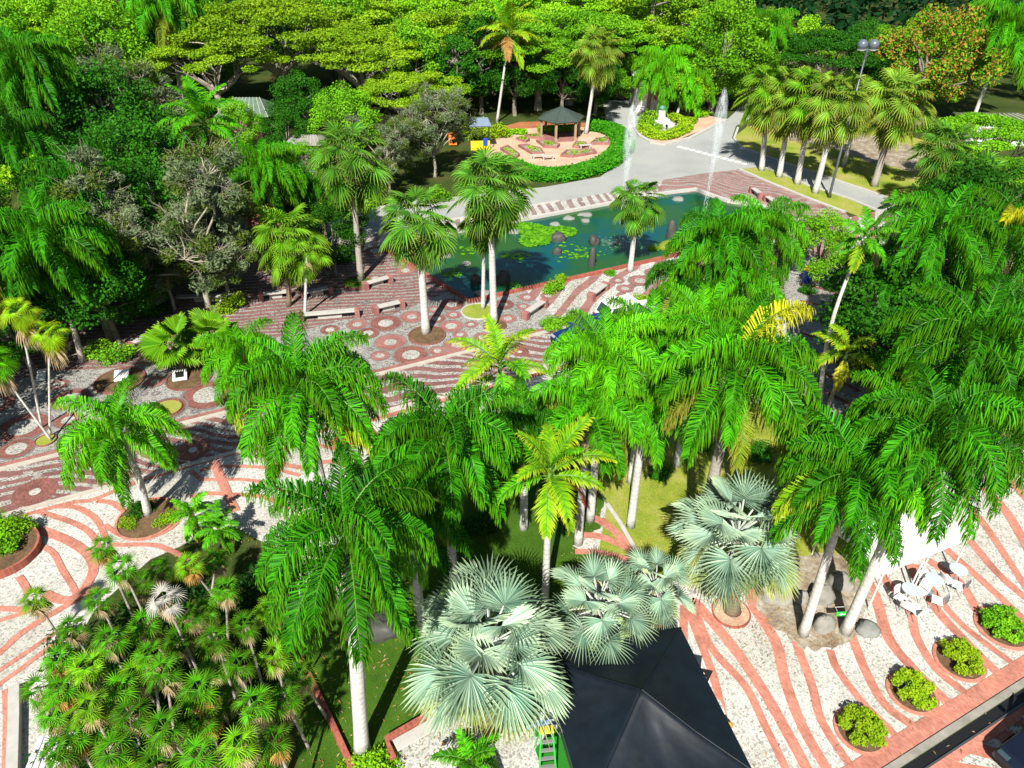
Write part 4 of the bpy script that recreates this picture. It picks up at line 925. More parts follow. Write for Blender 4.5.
for i, (px, py, z) in enumerate(GR):
    rg = random.Random(900 + i); z += rg.uniform(-.8, .5); b = P(px, py, z); lx, ly = rg.uniform(-.5, .5), rg.uniform(-.5, .5)
    where = ('top' if py < 605 else 'upper middle' if py < 655 else 'lower middle' if py < 705 else 'bottom'); side = ('left rim' if px < 70 else 'left part' if px < 125 else 'middle' if px < 185 else 'right part' if px < 245 else 'right rim')
    same = [k for k in GR[:i] if ('top' if k[1] < 605 else 'upper middle' if k[1] < 655 else 'lower middle' if k[1] < 705 else 'bottom') == where and ('left rim' if k[0] < 70 else 'left part' if k[0] < 125 else 'middle' if k[0] < 185 else 'right part' if k[0] < 245 else 'right rim') == side]
    lb = 'thatch palm %s, %s %s, %s of grove' % (gl[i % 5], ('first crown at', 'second crown at', 'third crown at', 'fourth crown at', 'fifth crown at', 'sixth crown at')[min(5, len(same))], side, where)
    t = thing('thatch_palm', lb, 'palm', (b.x - lx, b.y - ly, 0), 0, 'thatch palms of the bottom left grove')
    trunk(t, z - .1, .05, M['trunk_grey'], (lx, ly)); top = Vector((lx, ly, z)); sc_ = rg.uniform(.70, .88)
    if i in (5,): pass
    m = MB(); nl = 7 if i == 5 else 11 if i % 5 != 4 else 8
    for k in range(nl):
        e = FE[min(5, int(k / nl * 5.6))]
        fan(.52, 16, rad(118), .38, rad(e), .5, .30, .15, .12, .34, seed=i * 40 + k, m=m, rot=k * 2.4 + rg.uniform(-.3, .3), org=top, sc=sc_, width=.010)
    m.build('crown', [M['dead_pale' if i == 5 else 'thatch_yellow' if i % 6 == 1 else 'thatch'], M['rachis']], t)
    m = MB()
    for k in range(7 if i % 5 in (1, 2) else 3):
        fan(.50, 12, rad(80), .36, rad(-38), .6, .5, seed=i * 50 + k + 9, m=m, rot=k * 2.4 + rg.uniform(-.4, .4), org=(top.x, top.y, top.z - .08), sc=sc_)
    m.build('dead_leaves', [M['dead_orange' if i % 5 == 2 else 'dead']] * 2, t)

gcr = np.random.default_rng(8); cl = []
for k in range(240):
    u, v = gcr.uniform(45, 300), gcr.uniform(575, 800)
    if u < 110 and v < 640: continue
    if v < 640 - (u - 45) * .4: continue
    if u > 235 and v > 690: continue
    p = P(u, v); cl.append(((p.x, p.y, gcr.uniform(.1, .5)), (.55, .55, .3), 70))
o = link('floor_shade_fill', crown_mesh('floor_shade_fill', cl, M['undergrowth'], .10, 9, .3, .4)); o['kind'] = 'stuff'; o['label'] = 'dark low leaf fill added to darken the floor beneath the thatch palms'  # leaf mass added to darken the sunlit grove floor
# ------------------------------------------------------------------ TREES OF THE WOOD
TREES = [  # px, py, crown centre height, kind, variant, scale, colour, label
 (275, 42, 97, 'umbrella', 0, 1.30, 'olive', 'widest olive flat topped tree spreading above the greenhouse roof'),
 (205, 82, 92, 'umbrella', 1, .95, 'olive', 'olive flat topped tree left of the greenhouse with pale bare limbs showing'),
 (360, 62, 92, 'umbrella', 2, 1.05, 'olive', 'olive flat topped tree with open pale branches in the upper middle left'),
 (405, 100, 82, 'umbrella', 0, .72, 'olive', 'low olive tree with bare white limbs standing left of the flower garden'),
 (440, 45, 102, 'umbrella', 1, 1.1, 'olive', 'yellowish flat topped tree left of the tall slim coconut palm'),
 (335, 12, 112, 'umbrella', 2, 1.3, 'olive', 'flat topped olive tree at the top edge above the widest one'),
 (478, 12, 116, 'umbrella', 0, 1.3, 'bright', 'bright flat topped tree at the top edge above the coconut palm'),
 (572, 38, 100, 'umbrella', 1, 1.12, 'green', 'green flat topped tree right behind the slim coconut palm crown'),
 (628, 62, 104, 'umbrella', 2, 1.0, 'bright', 'bright flat topped tree arching over the road behind the lone fan palm'),
 (540, 75, 97, 'umbrella', 0, .95, 'green', 'shaded flat topped tree with thick pale trunks behind the gazebo'),
 (650, 18, 116, 'umbrella', 1, 1.2, 'bright', 'light green flat topped tree in the upper centre right'),
 (560, 5, 122, 'umbrella', 2, 1.3, 'bright', 'bright canopy at the top edge in the centre'),
 (140, 32, 104, 'umbrella', 2, 1.15, 'green', 'green flat topped tree left of the tall royal palm'),
 (70, 22, 108, 'umbrella', 1, 1.2, 'bright', 'fresh green flat topped tree at the upper left'),
 (842, 58, 96, 'umbrella', 0, .95, 'dark', 'dark green smooth flat topped tree behind the lamp globes'),
 (1002, 112, 7.5, 'umbrella', 1, .70, 'green', 'green flat topped tree above white walls at the right edge'),
 (1015, 150, 6.0, 'umbrella', 2, .52, 'green', 'low spreading tree below the flat topped one at the right edge'),
 (722, 52, 96, 'round', 0, 1.45, 'green', 'large round green tree behind the right hand fountain jet'),
 (762, 88, 95, 'round', 2, .85, 'green', 'smaller round tree where the right road enters the wood'),
 (942, 68, 90, 'round', 1, 1.5, 'green', 'round tree covered in rust orange blossom at the upper right'),
 (698, 88, 93, 'round', 1, .8, 'bright', 'bright bushy tree behind the island right of the feather palm pair'),
 (640, 92, 98, 'round', 0, .75, 'green', 'bushy tree beside the road at the left of the island palms'),
 (182, 215, 6.4, 'sparse', 0, 1.5, 'grey', 'large grey twiggy tree with rusty patches at the left of the plaza'),
 (215, 245, 4.0, 'sparse', 1, 1.0, 'grey', 'lower grey twiggy tree on the right side of the large twiggy one'),
 (128, 250, 4.2, 'sparse', 1, 1.05, 'grey', 'grey green lichen coloured tree left of the large twiggy one'),
 (112, 92, 7.0, 'sparse', 0, 1.5, 'grey', 'pale dry grey crown in the upper left wood'),
 (432, 130, 4.5, 'sparse', 1, 1.15, 'grey', 'bare grey tree beside the small blue roofed stall'),
 (385, 150, 4.0, 'sparse', 0, .95, 'grey', 'bare grey limbed tree left of the stall above the road'),
 (105, 128, 6.0, 'round', 0, 1.25, 'dark', 'dense green round tree under the pale dry crown'),
 (55, 130, 6.0, 'round', 1, 1.15, 'dark', 'dark tree in the shade of the upper left palm'),
 (130, 172, 5.0, 'round', 2, 1.05, 'dark', 'dark bushy tree above the large grey twiggy tree'),
 (100, 290, 3.4, 'round', 2, .72, 'dark', 'dark shrubby tree by the benches of the left plaza'),
 (893, 300, 5.4, 'round', 1, .95, 'dark', 'dense dark ferny tree right of the long curved trunk'),
 (905, 325, 5.0, 'round', 2, .85, 'dark', 'dark ferny tree above the twin tall palms'),
 (825, 240, 3.4, 'round', 0, .58, 'green', 'round green tree between the pink paving and the curved trunk'),
 (985, 205, 5.5, 'round', 0, .95, 'dark', 'dark round tree in the right hand shade behind the weeping palms'),
 (300, 95, 5.0, 'round', 1, .85, 'dark', 'dark tree just right of the greenhouse roof'),
 (345, 118, 4.5, 'round', 2, .85, 'green', 'bushy green tree behind the roadside fan palm'),
 (455, 95, 92, 'tall', 0, .8, 'dark', 'dark leafy tree in the shaded gap left of the coconut trunk'),
 (515, 100, 94, 'round', 0, .95, 'dark', 'dark undergrowth tree behind the garden left of the gazebo'),
 (565, 102, 94, 'round', 2, .85, 'dark', 'dark undergrowth tree straight behind the gazebo roof'),
 (600, 100, 95, 'round', 1, .85, 'dark', 'dark undergrowth tree right of the lone fan palm trunk'),
 (480, 62, 95, 'tall', 1, 1.0, 'dark', 'dark tall tree left of the coconut palm crown'),
 (880, 95, 92, 'round', 2, .8, 'dark', 'dark tree in the gap beneath the rust orange tree'),
]
TREES += [
 (72, 232, 7.0, 'round', 1, .85, 'dark', 'dark tree crown rising over the large left feather palm'),
 (122, 222, 6.0, 'round', 2, .75, 'dark', 'dark tree crown between left feather palm and grey twiggy tree'),
 (240, 122, 3.4, 'round', 0, .62, 'green', 'small green tree hiding the left half of the brown shed'),
 (285, 128, 3.6, 'round', 1, .62, 'dark', 'small dark tree hiding the right corner of the brown shed'),
 (300, 160, 3.2, 'round', 2, .55, 'green', 'small green tree in front of the grey roofed hut'),
 (60, 262, 4.5, 'round', 0, .8, 'dark', 'dark bushy tree behind the large left feather palm'),
 (145, 205, 5.5, 'round', 1, 1.0, 'dark', 'green tree with small leaves rising left behind the grey twiggy tree'),
 (235, 185, 4.5, 'round', 2, .85, 'dark', 'dark tree between the grey twiggy tree and the orange brown palm trunk'),
 (160, 262, 3.4, 'sparse', 0, .85, 'grey', 'low grey green spreading tree in front of the large twiggy one'),
 (340, 200, 3.2, 'round', 2, .6, 'green', 'leafy roadside tree in front of the left fan palm trunk'),
 (330, 236, 3.0, 'round', 0, .6, 'dark', 'dark leafy tree left of the fan palm trunk on the shaded plaza'),
 (285, 185, 3.5, 'round', 1, .7, 'dark', 'dark tree right of the orange brown palm trunk'),
 (10, 320, 3.5, 'round', 0, .6, 'dark', 'dark low tree at the left edge behind the thin leaning palms'),
 (40, 30, 100, 'round', 1, 1.6, 'green', 'large green round tree behind the upper left palm'),
 (180, 60, 100, 'round', 2, 1.5, 'green', 'round green tree behind the tall royal palm trunk'),
 (105, 70, 92, 'round', 0, 1.5, 'green', 'round green tree above the pale dry crown'),
 (415, 70, 92, 'tall', 1, .95, 'green', 'upright green tree left of the coconut palm among olive crowns'),
 (20, 205, 5.0, 'round', 0, .9, 'bright', 'bright leafy tree over the drooping palm at the left edge'),
 (990, 290, 5.0, 'round', 1, .8, 'dark', 'dark shrubby tree between weeping palms at the right edge'),
]
for px, py, z, kd, v, sc_, mt, lb in TREES:
    b = P(px, py, z) if z < 30 else Vector(((px - 512) / FOC * (z * math.cos(PITCH) + 13 * math.sin(PITCH)), z, 0)); tree(lb, kd, v, b, sc_, mt, flower='covered in rust' in lb)
for i, (x, y, sc_) in enumerate(((-31.5, 24, .75), (-34.5, 31, .9), (-41, 40, 1.0))):
    tree(('nearest', 'second', 'third')[i] + ' broad tree shading the left plaza from outside the left picture edge', 'umbrella', i, (x, y), sc_, 'dark')
# rows of trees that close the view; each in its own row, counted from the left
rowsY = [(106, 'first', -78, 112), (119, 'second', -86, 116), (134, 'third', -95, 52), (152, 'fourth', -105, 52)]
rg = random.Random(77); ordn = ['first', 'second', 'third', 'fourth', 'fifth', 'sixth', 'seventh', 'eighth', 'ninth', 'tenth', 'eleventh', 'twelfth', 'thirteenth', 'fourteenth', 'fifteenth', 'sixteenth', 'seventeenth', 'eighteenth', 'nineteenth', 'twentieth', 'twenty first', 'twenty second', 'twenty third', 'twenty fourth']
look = {'green': 'mid green', 'bright': 'light green', 'dark': 'dark green', 'olive': 'olive'}
for Y, rn, x0, x1 in rowsY:
    x = x0; k = 0
    while x < x1 and k < 24:
        kd = rg.choice(['round', 'round', 'tall', 'umbrella']); mt = rg.choice(['green', 'bright', 'bright', 'dark', 'green', 'olive'] if x > 20 else ['green', 'bright', 'dark', 'olive', 'green', 'olive'])
        if x > 25 and kd == 'tall': kd = 'round'
        yy = Y + rg.uniform(-4, 4); sc_ = rg.uniform(.95, 1.35) * (.62 if kd == 'umbrella' else 1.15) * (.78 if x > 25 else 1.0)
        hid = yy < 112 and 10 < x < 16
        shp = {'round': 'rounded', 'tall': 'tall upright', 'umbrella': 'flat topped'}[kd]
        if not hid: tree('%s %s tree, %s from left in %s row of back wood' % (look[mt], shp, ordn[k], rn), kd, rg.randrange(2), (x, yy), sc_, mt, group='trees of the back wood'); k += 1
        x += rg.uniform(7.5, 11.5)
# far woodland, its leaf colour darkened in place of cloud shade
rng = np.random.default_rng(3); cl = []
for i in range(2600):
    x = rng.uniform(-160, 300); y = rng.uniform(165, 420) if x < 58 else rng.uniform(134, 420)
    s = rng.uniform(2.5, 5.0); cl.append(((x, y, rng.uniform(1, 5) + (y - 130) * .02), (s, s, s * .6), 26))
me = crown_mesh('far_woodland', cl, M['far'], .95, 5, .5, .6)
o = link('far_woodland', me); o['kind'] = 'stuff'; o['label'] = 'far woodland with cloud shade put into its dark colour beyond the bright trees'

# shrubs and hedges
SH = [(478, 128, 2.2, 'lime', 'bright lime shrub at the left end of the flower garden', 1.0), (498, 130, 1.6, 'lime', 'smaller lime shrub beside the bright one at the flower garden', 1.0), (335, 207, 1.4, 'bright', 'rounded bright shrub behind the pale kerb left of the fan palm trunk', .9), (375, 200, 1.3, 'green', 'shrub at the bend of the pale kerb', .9),
      (436, 192, 1.5, 'green', 'roadside shrub left of the tallest fan palm crown', .9), (340, 250, 1.4, 'dark', 'dark shrub in the shade behind the left fan palm trunk', .9), (320, 256, 1.3, 'dark', 'dark leafy shrub at the shaded plaza edge', .9), (636, 198, .8, 'bright', 'willowy shrub at the far right pond rim', .8),
      (553, 285, .9, 'green', 'leafy shrub with a yellow top at the pond front edge', 1.1), (562, 278, .6, 'palm_yellow', 'yellow top shoots of the pondside shrub', 1), (610, 270, .6, 'lily', 'yellow green reed clump in the water by the pond front', .5), (654, 246, .5, 'lime', 'yellow flowered reed clump below the tall stump', .7), (551, 320, 1.0, 'green', 'clipped dark shrub above the blue car', .6), (570, 318, .9, 'green', 'second clipped shrub right of the one above the blue car', .6), (640, 297, 1.1, 'olive', 'olive shrub on the circle mosaic above the white cars', .7), (655, 300, .8, 'olive', 'olive shrub touching the white car bonnet', .7),
      (648, 118, 1.6, 'bright', 'pale leafy shrub at the left end of the island', 1.1), (656, 124, 1.2, 'bright', 'low leafy shrub left of the white island terrace', 1), (700, 112, 1.2, 'bright', 'shrub behind the right end of the island', 1), (140, 505, .7, 'dark', 'dark shrub at the back of the round bed under the lone palm', .8), (165, 515, .6, 'olive', 'low plant right in the round bed under the lone palm', .6), (128, 520, .5, 'olive', 'low plant left in the round bed under the lone palm', .6), (375, 762, .8, 'bright', 'light green shrub at the foot of the tall white trunk', .8), (355, 770, .7, 'bright', 'light green shrub at the bottom edge beside the brick edging', .8),
      (808, 288, .7, 'dark', 'dark low shrub by the blue bin', .7), (830, 282, .9, 'dark', 'dark bush behind the blue bin', .7), (95, 345, 1.0, 'bright', 'leafy sunlit shrub among the left trunks', .9), (115, 352, 1.2, 'green', 'thin leafy shrub behind the white plaque', .9), (60, 300, 1.6, 'dark', 'dark shrub under the drooping left palm', 1), (150, 300, 1.5, 'dark', 'dark shrub below the grey twiggy tree', 1), (230, 300, 1.3, 'olive', 'dry shrub at the foot of the twiggy tree beside the bench', .8), (25, 340, 1.2, 'dark', 'dark shrub behind the thin leaning palms', 1),
      (280, 210, 1.2, 'green', 'green shrub below the orange brown palm trunk', 1), (660, 470, .7, 'dark', 'dark shrub at the back of the centre lawn', .8), (570, 490, .8, 'dark', 'shaded shrub under the coconut palm with the red frond', .8), (480, 520, .9, 'dark', 'shaded shrub left of the coconut trunk', .9), (440, 540, 1.0, 'dark', 'dark shrub under the shaded low palm', .9), (790, 440, .9, 'green', 'shrub in the lawn behind the silver palm on the right', .8), (860, 420, .9, 'green', 'shrub between slender coconut palm and the twin palms', .8), (760, 450, .9, 'dark', 'dark shrub under the largest centre palm', .9), (345, 435, .8, 'petal', 'red flowering shrub on the street edge left of the mop crown palm', .6), (497, 402, .5, 'petal', 'red flowers below the small coconut palm', .5),
      (700, 440, .8, 'dark', 'dark shrub left behind the largest centre palm trunk', .9), (920, 350, 1.2, 'dark', 'dark undergrowth shrub on the right beneath the ferny trees', 1.2), (870, 370, 1.2, 'dark', 'dark undergrowth shrub right of the yellow slender palm', 1.2), (975, 400, 1.2, 'dark', 'dark undergrowth shrub at the right edge', 1.2)]
for i, (px, py, s, mt, lb, zz) in enumerate(SH):
    b = P(px, py, .5 * s); tree(lb, 'shrub', i % 3, b, s, mt, 'shrub', 'shrub', 'shrubs of the garden', szz=zz)
# the flower bed at the left edge
t = thing('flowering_shrub', 'dense green shrub with purple flowers in the raised brick bed at the left edge', 'shrub', P(0, 545))
for k in range(7):
    p = Vector((math.cos(k * .9) * 1.0, math.sin(k * .9) * .7, .25)) if k else Vector((0, 0, .4)); link('foliage', TV['shrub', k % 3][1], t, p, (0, 0, k), .75, M['bright' if k % 2 else 'green'])
link('flowers', TV['shrub', 1][1], t, (.15, -1.25, .1), None, .22, M['purple']); link('flowers', TV['shrub', 0][1], t, (-.3, -1.25, .05), None, .2, M['purple'])
# ring bushes on the plaza
for i, (px, py, rx, mt, lb) in enumerate(((860, 731, 25, 'lime', 'lime green round bush in a brick ring, nearest the black drain at the bottom'), (912, 693, 24, 'lime', 'second lime round bush in a brick ring counted from the bottom'), (959, 661, 24, 'lime', 'third lime round bush in a brick ring, near the white chairs'), (1003, 628, 26, 'green', 'shaded dark round bush in a brick ring at the right edge'))):
    c = P(px, py); r = rx * mpp(c) * 1.02
    m = MB(); m.lathe((0, 0, 0), [(r, 0), (r, .055), (r * .86, .055), (r * .86, .03)], 36, 0); m.f.pop(); m.mi.pop(); m.f.pop(); m.mi.pop(); m.disc((0, 0, 0), r * .87, .032, 1)
    o = m.build('brick_ring', [M['brick'], M['bed']]); o.location = (c.x, c.y, 0); struct(o)
    t = thing('round_bush', lb, 'bush', (c.x, c.y, 0), i * 1.3, 'round bushes in brick rings')
    rg2 = np.random.default_rng(50 + i); cl = []
    for k in range(38):
        a, q = rg2.uniform(0, 2 * PI), math.sqrt(rg2.random()) * .76; cl.append(((math.cos(a) * q * r, math.sin(a) * q * r, .16 + .30 * (1 - q * q) + rg2.uniform(-.05, .1)), (.17, .17, .14), 95))
    link('foliage', crown_mesh('foliage', cl, M[mt], .055, 60 + i, .5, .5), t)
    tm = MB(); rgx = random.Random(i)
    for k in range(14):
        a = rgx.uniform(0, 6.28); q = rgx.uniform(.2, .62) * r; tm.tube([(math.cos(a) * q * .3, math.sin(a) * q * .3, 0), (math.cos(a) * q, math.sin(a) * q, .4)], [.012, .006], 4)
    tm.build('stems', M['bark'], t)
# hedges of clipped leaves
def hedge(name, pts, w, h, mat, label, seed, dens=90, leaf=.11, cat='hedge', group=None):
    rg_ = np.random.default_rng(seed); pts = smooth_line(pts, 8); cl = []
    core = MB(); V = []; F = []
    for i, p in enumerate(pts):
        d = pts[min(i + 1, len(pts) - 1)] - pts[max(i - 1, 0)]; d.z = 0; d.normalize(); q = Vector((-d.y, d.x, 0)) * w * .42
        V += [p + q + Vector((0, 0, 0)), p + q + Vector((0, 0, h * .86)), p - q + Vector((0, 0, h * .86)), p - q]
        L_ = (pts[min(i + 1, len(pts) - 1)] - p).length
        for s in range(max(1, int(L_ / .5))):
            c = p.lerp(pts[min(i + 1, len(pts) - 1)], (s + .5) / max(1, int(L_ / .5)))
            for side in (-1, 0, 1): cl.append(((c.x + q.x * side, c.y + q.y * side, h * (.78 if side == 0 else .45)), (.36 + w * .1, .36 + w * .1, h * (.22 if side == 0 else .5)), dens))
    for i in range(len(pts) - 1):
        for k in range(3): F.append((i * 4 + k, i * 4 + 4 + k, i * 4 + 5 + k, i * 4 + 1 + k))
    c0 = pts[len(pts) // 2]
    t = thing(name, label, cat, (c0.x, c0.y, 0), 0, group); off = Vector((c0.x, c0.y, 0))
    core.add([Vector(v) - off for v in V], F); core.build('stems', M['dark'], t)
    link('foliage', crown_mesh('foliage', [((c[0] - off.x, c[1] - off.y, c[2]), r3, n) for c, r3, n in cl], M[mat], leaf, seed, .4, .6), t); return t
hedge('clipped_hedge', pxs([(508, 168), (530, 177), (556, 179), (586, 174), (608, 165), (620, 154), (622, 145), (616, 136), (604, 131), (590, 129.5)]), 1.9, 1.1, 'hedge', 'long curved clipped green hedge around the flower garden', 1, 110, .13)
hedge('clipped_hedge', pxs([(540, 133), (556, 132), (576, 131)]), .8, .8, 'bright', 'short clipped hedge behind the gazebo', 2)
hedge('clipped_hedge', pxs([(508, 134), (524, 134)]), .7, .6, 'bright', 'tiny clipped hedge left of the gazebo', 3)
hedge('clipped_hedge', pxs([(642, 129), (650, 136), (660, 138.5), (668, 138), (680, 133), (686, 129)]), 1.3, .8, 'lime', 'yellow green clipped hedge along the island front', 4)
hedge('clipped_hedge', pxs([(672, 119), (682, 123), (692, 124.5)]), 1.2, .8, 'lime', 'yellow green clipped hedge along the island back', 5)
hedge('clipped_hedge', pxs([(300, 218), (318, 214), (336, 210)]), 1.2, .9, 'green', 'low hedge behind the pale kerb of the left road', 6)

# ------------------------------------------------------------------ FLOWER GARDEN AND ISLAND
sheet('garden_sand', pxs([(478, 150), (490, 160), (510, 167), (532, 176), (556, 178), (586, 173), (608, 164), (619, 154), (621, 145), (614, 136), (595, 128), (560, 126), (510, 130), (482, 138)]), .016, M['sand'])
sheet('garden_soil', pxs([(505, 126), (520, 122), (560, 121), (600, 124), (620, 128), (612, 135), (595, 129), (560, 127), (510, 131)]), .014, M['redsoil'])
def planting_bed(pts_px, label, i):
    pts = pxs(pts_px); c = sum(pts, Vector()) / len(pts); t = thing('planting_bed', label, 'flower bed', c, 0, 'brick edged flower beds')
    m = MB(); V = []; F = []; n = len(pts)
    for p in pts:
        d = p - c; V += [d, d + Vector((0, 0, .28)), d * .84 + Vector((0, 0, .28)), d * .84]
    for k in range(n):
        j = (k + 1) % n
        for q in range(3): F.append((k * 4 + q, j * 4 + q, j * 4 + q + 1, k * 4 + q + 1))
    m.add(V, F); m.build('edging', M['brick_pink'], t)
    m = MB(); m.add([(p - c) * .85 + Vector((0, 0, .2)) for p in pts], [tuple(range(n))]); m.build('soil', M['bed_dry'], t)
    rg_ = np.random.default_rng(i); m2 = crown_mesh('plants', [(tuple(((pts[k] - c) * rg_.uniform(0, .65)) + Vector((0, 0, .3))), (.4, .4, .10), 14) for k in range(n) for _ in range(2)], M['olive'], .10, i)
    link('plants', m2, t)
planting_bed([(516, 140), (526, 143), (530, 141), (522, 138)], 'smallest brick edged flower bed at the upper left of the garden', 1)
planting_bed([(518, 147), (532, 155), (545, 156), (541, 150), (527, 146)], 'brick edged flower bed in the lower left of the garden', 2)
planting_bed([(536, 142), (544, 148), (557, 149), (560, 146), (546, 142)], 'brick edged flower bed left below the gazebo', 3)
planting_bed([(560, 157), (572, 158), (597, 154), (594, 151), (566, 152)], 'long brick edged flower bed near the hedge below the gazebo', 4)
planting_bed([(572, 148), (588, 149), (586, 144), (576, 143)], 'brick edged flower bed right below the gazebo', 5)
planting_bed([(590, 145), (610, 145), (608, 139), (596, 140)], 'brick edged flower bed at the right end of the garden', 6)
planting_bed([(500, 150), (516, 160), (520, 156), (508, 147)], 'brick edged flower bed along the left end of the garden', 7)
planting_bed([(524, 138), (545, 140), (543, 136), (530, 136)], 'brick edged flower bed left behind the gazebo', 8)
for i, (px, py, lb) in enumerate(((538, 159, 'left white garden bench by the hedge of the flower garden'), (548, 160, 'right white garden bench by the hedge of the flower garden'), (585, 149, 'pale garden bench right below the gazebo'))):
    p = P(px, py); t = thing('garden_bench', lb, 'bench', p, .2, 'small benches of the flower garden')
    m = MB(); m.box((0, 0, .44), (1.4, .42, .08), bev=.02); m.build('seat', M['concrete'], t)
    for s in (-.5, .5): m = MB(); m.box((s, 0, .2), (.12, .36, .4)); m.build('leg', M['concrete'], t)
def gazebo():
    c = P(560, 137); t = thing('gazebo', 'open garden gazebo with a dark green pyramid roof and wooden posts', 'gazebo', c, .25)
    m = MB(); r = 2.75; n = 6; V = [(0, 0, 3.35)]; F = []
    for k in range(n): a = k * 2 * PI / n; V.append((r * math.cos(a), r * math.sin(a), 2.15)); 
    for k in range(n): V.append((V[1 + k][0] * .96, V[1 + k][1] * .96, 2.04))
    for k in range(n): j = (k + 1) % n; F.append((0, 1 + k, 1 + j)); F.append((1 + k, 1 + n + k, 1 + n + j, 1 + j))
    F.append(tuple(range(2 * n, n, -1))); m.add(V, F); rf = m.build('roof', M['green_roof'], t)
    m = MB(); m.lathe((0, 0, 3.28), [(.14, 0), (.16, .12), (.05, .28), (.01, .42)], 8); m.build('finial', M['green_roof'], rf)
    m = MB()
    for k in range(n):
        a = k * 2 * PI / n; m.tube([(0, 0, 3.37), (r * math.cos(a), r * math.sin(a), 2.18)], .05, 5)
    m.build('ridge_cap', M['green_roof'], rf)
    for k in range(n):
        a = k * 2 * PI / n; m = MB(); m.box((2.3 * math.cos(a), 2.3 * math.sin(a), 1.04), (.24, .24, 2.08), bev=.03); m.box((2.3 * math.cos(a), 2.3 * math.sin(a), .2), (.36, .36, .4), bev=.03); m.build('post', M['wood'], t)
    m = MB(); m.lathe((0, 0, 0), [(2.5, 0), (2.5, .1)], 6); m.build('floor_slab', M['brick_pink'], t)
gazebo()
def stall():
    t = thing('stall', 'tiny stall with a pale blue roof and yellow counter left of the lime shrub', 'stall', P(480, 148), .1)
    m = MB(); m.box((0, 0, 2.55), (2.4, 2.0, .10)); m.add([(-1.25, -1.05, 2.6), (1.25, -1.05, 2.6), (1.25, 1.05, 2.6), (-1.25, 1.05, 2.6), (-.9, 0, 3.25), (.9, 0, 3.25)], [(0, 1, 5, 4), (2, 3, 4, 5), (1, 2, 5), (3, 0, 4)]); m.build('roof', plain('pale_blue_sheet', (.15, .20, .27), .5), t)
    m = MB(); m.box((.0, -.85, .5), (2.1, .2, 1.0), bev=.03); m.build('counter', M['yellow'], t)
    m = MB(); m.box((.55, -.97, .9), (.5, .06, .8), bev=.01); m.build('banner', M['blue'], t)
    for x in (-1.05, 1.05):
        for y in (-.85, .85): m = MB(); m.tube([(x, y, 0), (x, y, 2.6)], .05, 6); m.build('post', M['metal'], t)
    m = MB(); m.box((-1.9, .2, .9), (.9, .1, 1.5), bev=.02); o = m.build('sign_board', M['orange']); o.location = P(470, 147); tag(o, 'orange board leaning left of the tiny blue roofed stall', 'board')
stall()
sheet('island', pxs([(636, 129), (641, 136), (652, 142), (664, 144), (680, 139), (700, 131), (715, 124), (726, 119.5), (700, 114), (668, 110), (648, 114)]), .020, M['sand'])
kerb('kerb', pxs([(640, 118), (635, 128), (641, 137), (652, 143), (664, 145), (690, 138.5), (715, 125.5), (727, 120)]), .5, .15, M['concrete'])
sheet('island_terrace', pxs([(648, 126), (656, 132.5), (668, 133.5), (682, 129), (690, 125.5), (676, 120), (664, 115.5), (655, 117)]), .026, M['concrete'])
t = thing('monument', 'small white stepped monument with a bronze disc on the island terrace', 'monument', P(660.5, 124))
m = MB(); m.box((0, 0, .15), (2.6, 2.6, .3), bev=.03); m.box((0, 0, .45), (1.8, 1.8, .3), bev=.03); m.build('steps', M['white'], t)
m = MB(); m.box((0, 0, 1.1), (.9, .6, 1.0), bev=.05, taper=.8); m.build('pedestal', M['white'], t)
m = MB(); m.lathe((0, 0, 1.6), [(.12, 0), (.32, .12), (.36, .3), (.25, .5), (.02, .6)], 12); m.build('ornament', plain('bronze_patina', (.08, .22, .18), .5), t)
for i, (px, py) in enumerate(((652, 128), (666.5, 130), (676, 125.5))):
    p = P(px, py); t = thing('ground_spotlight', ('left', 'middle', 'right')[i] + ' dark ground spotlight on the white island terrace', 'spotlight', p, 0, 'spotlights of the island')
    m = MB(); m.tube([(0, 0, 0), (0, 0, .3)], .05, 6); m.build('stake', M['black'], t); m = MB(); m.tube([(0, -.12, .32), (0, .25, .48)], [.10, .17], 8); m.build('lamp_head', M['black'], t)
# seller or sign at the far lawn
t = thing('sandwich_board', 'small orange and yellow folding board at the corner of the far lawn', 'sign', P(758.5, 128), .2)
m = MB(); m.add([(-.55, -.5, 0), (.55, -.5, 0), (.4, 0, 1.6), (-.4, 0, 1.6)], [(0, 1, 2, 3)]); m.add([(-.55, -.46, 0), (.55, -.46, 0), (.4, .04, 1.58), (-.4, .04, 1.58)], [(3, 2, 1, 0)]); m.build('front_panel', M['orange'], t)
m = MB(); m.add([(-.55, .5, 0), (.55, .5, 0), (.4, .02, 1.6), (-.4, .02, 1.6)], [(3, 2, 1, 0)]); m.build('rear_panel', M['yellow'], t)
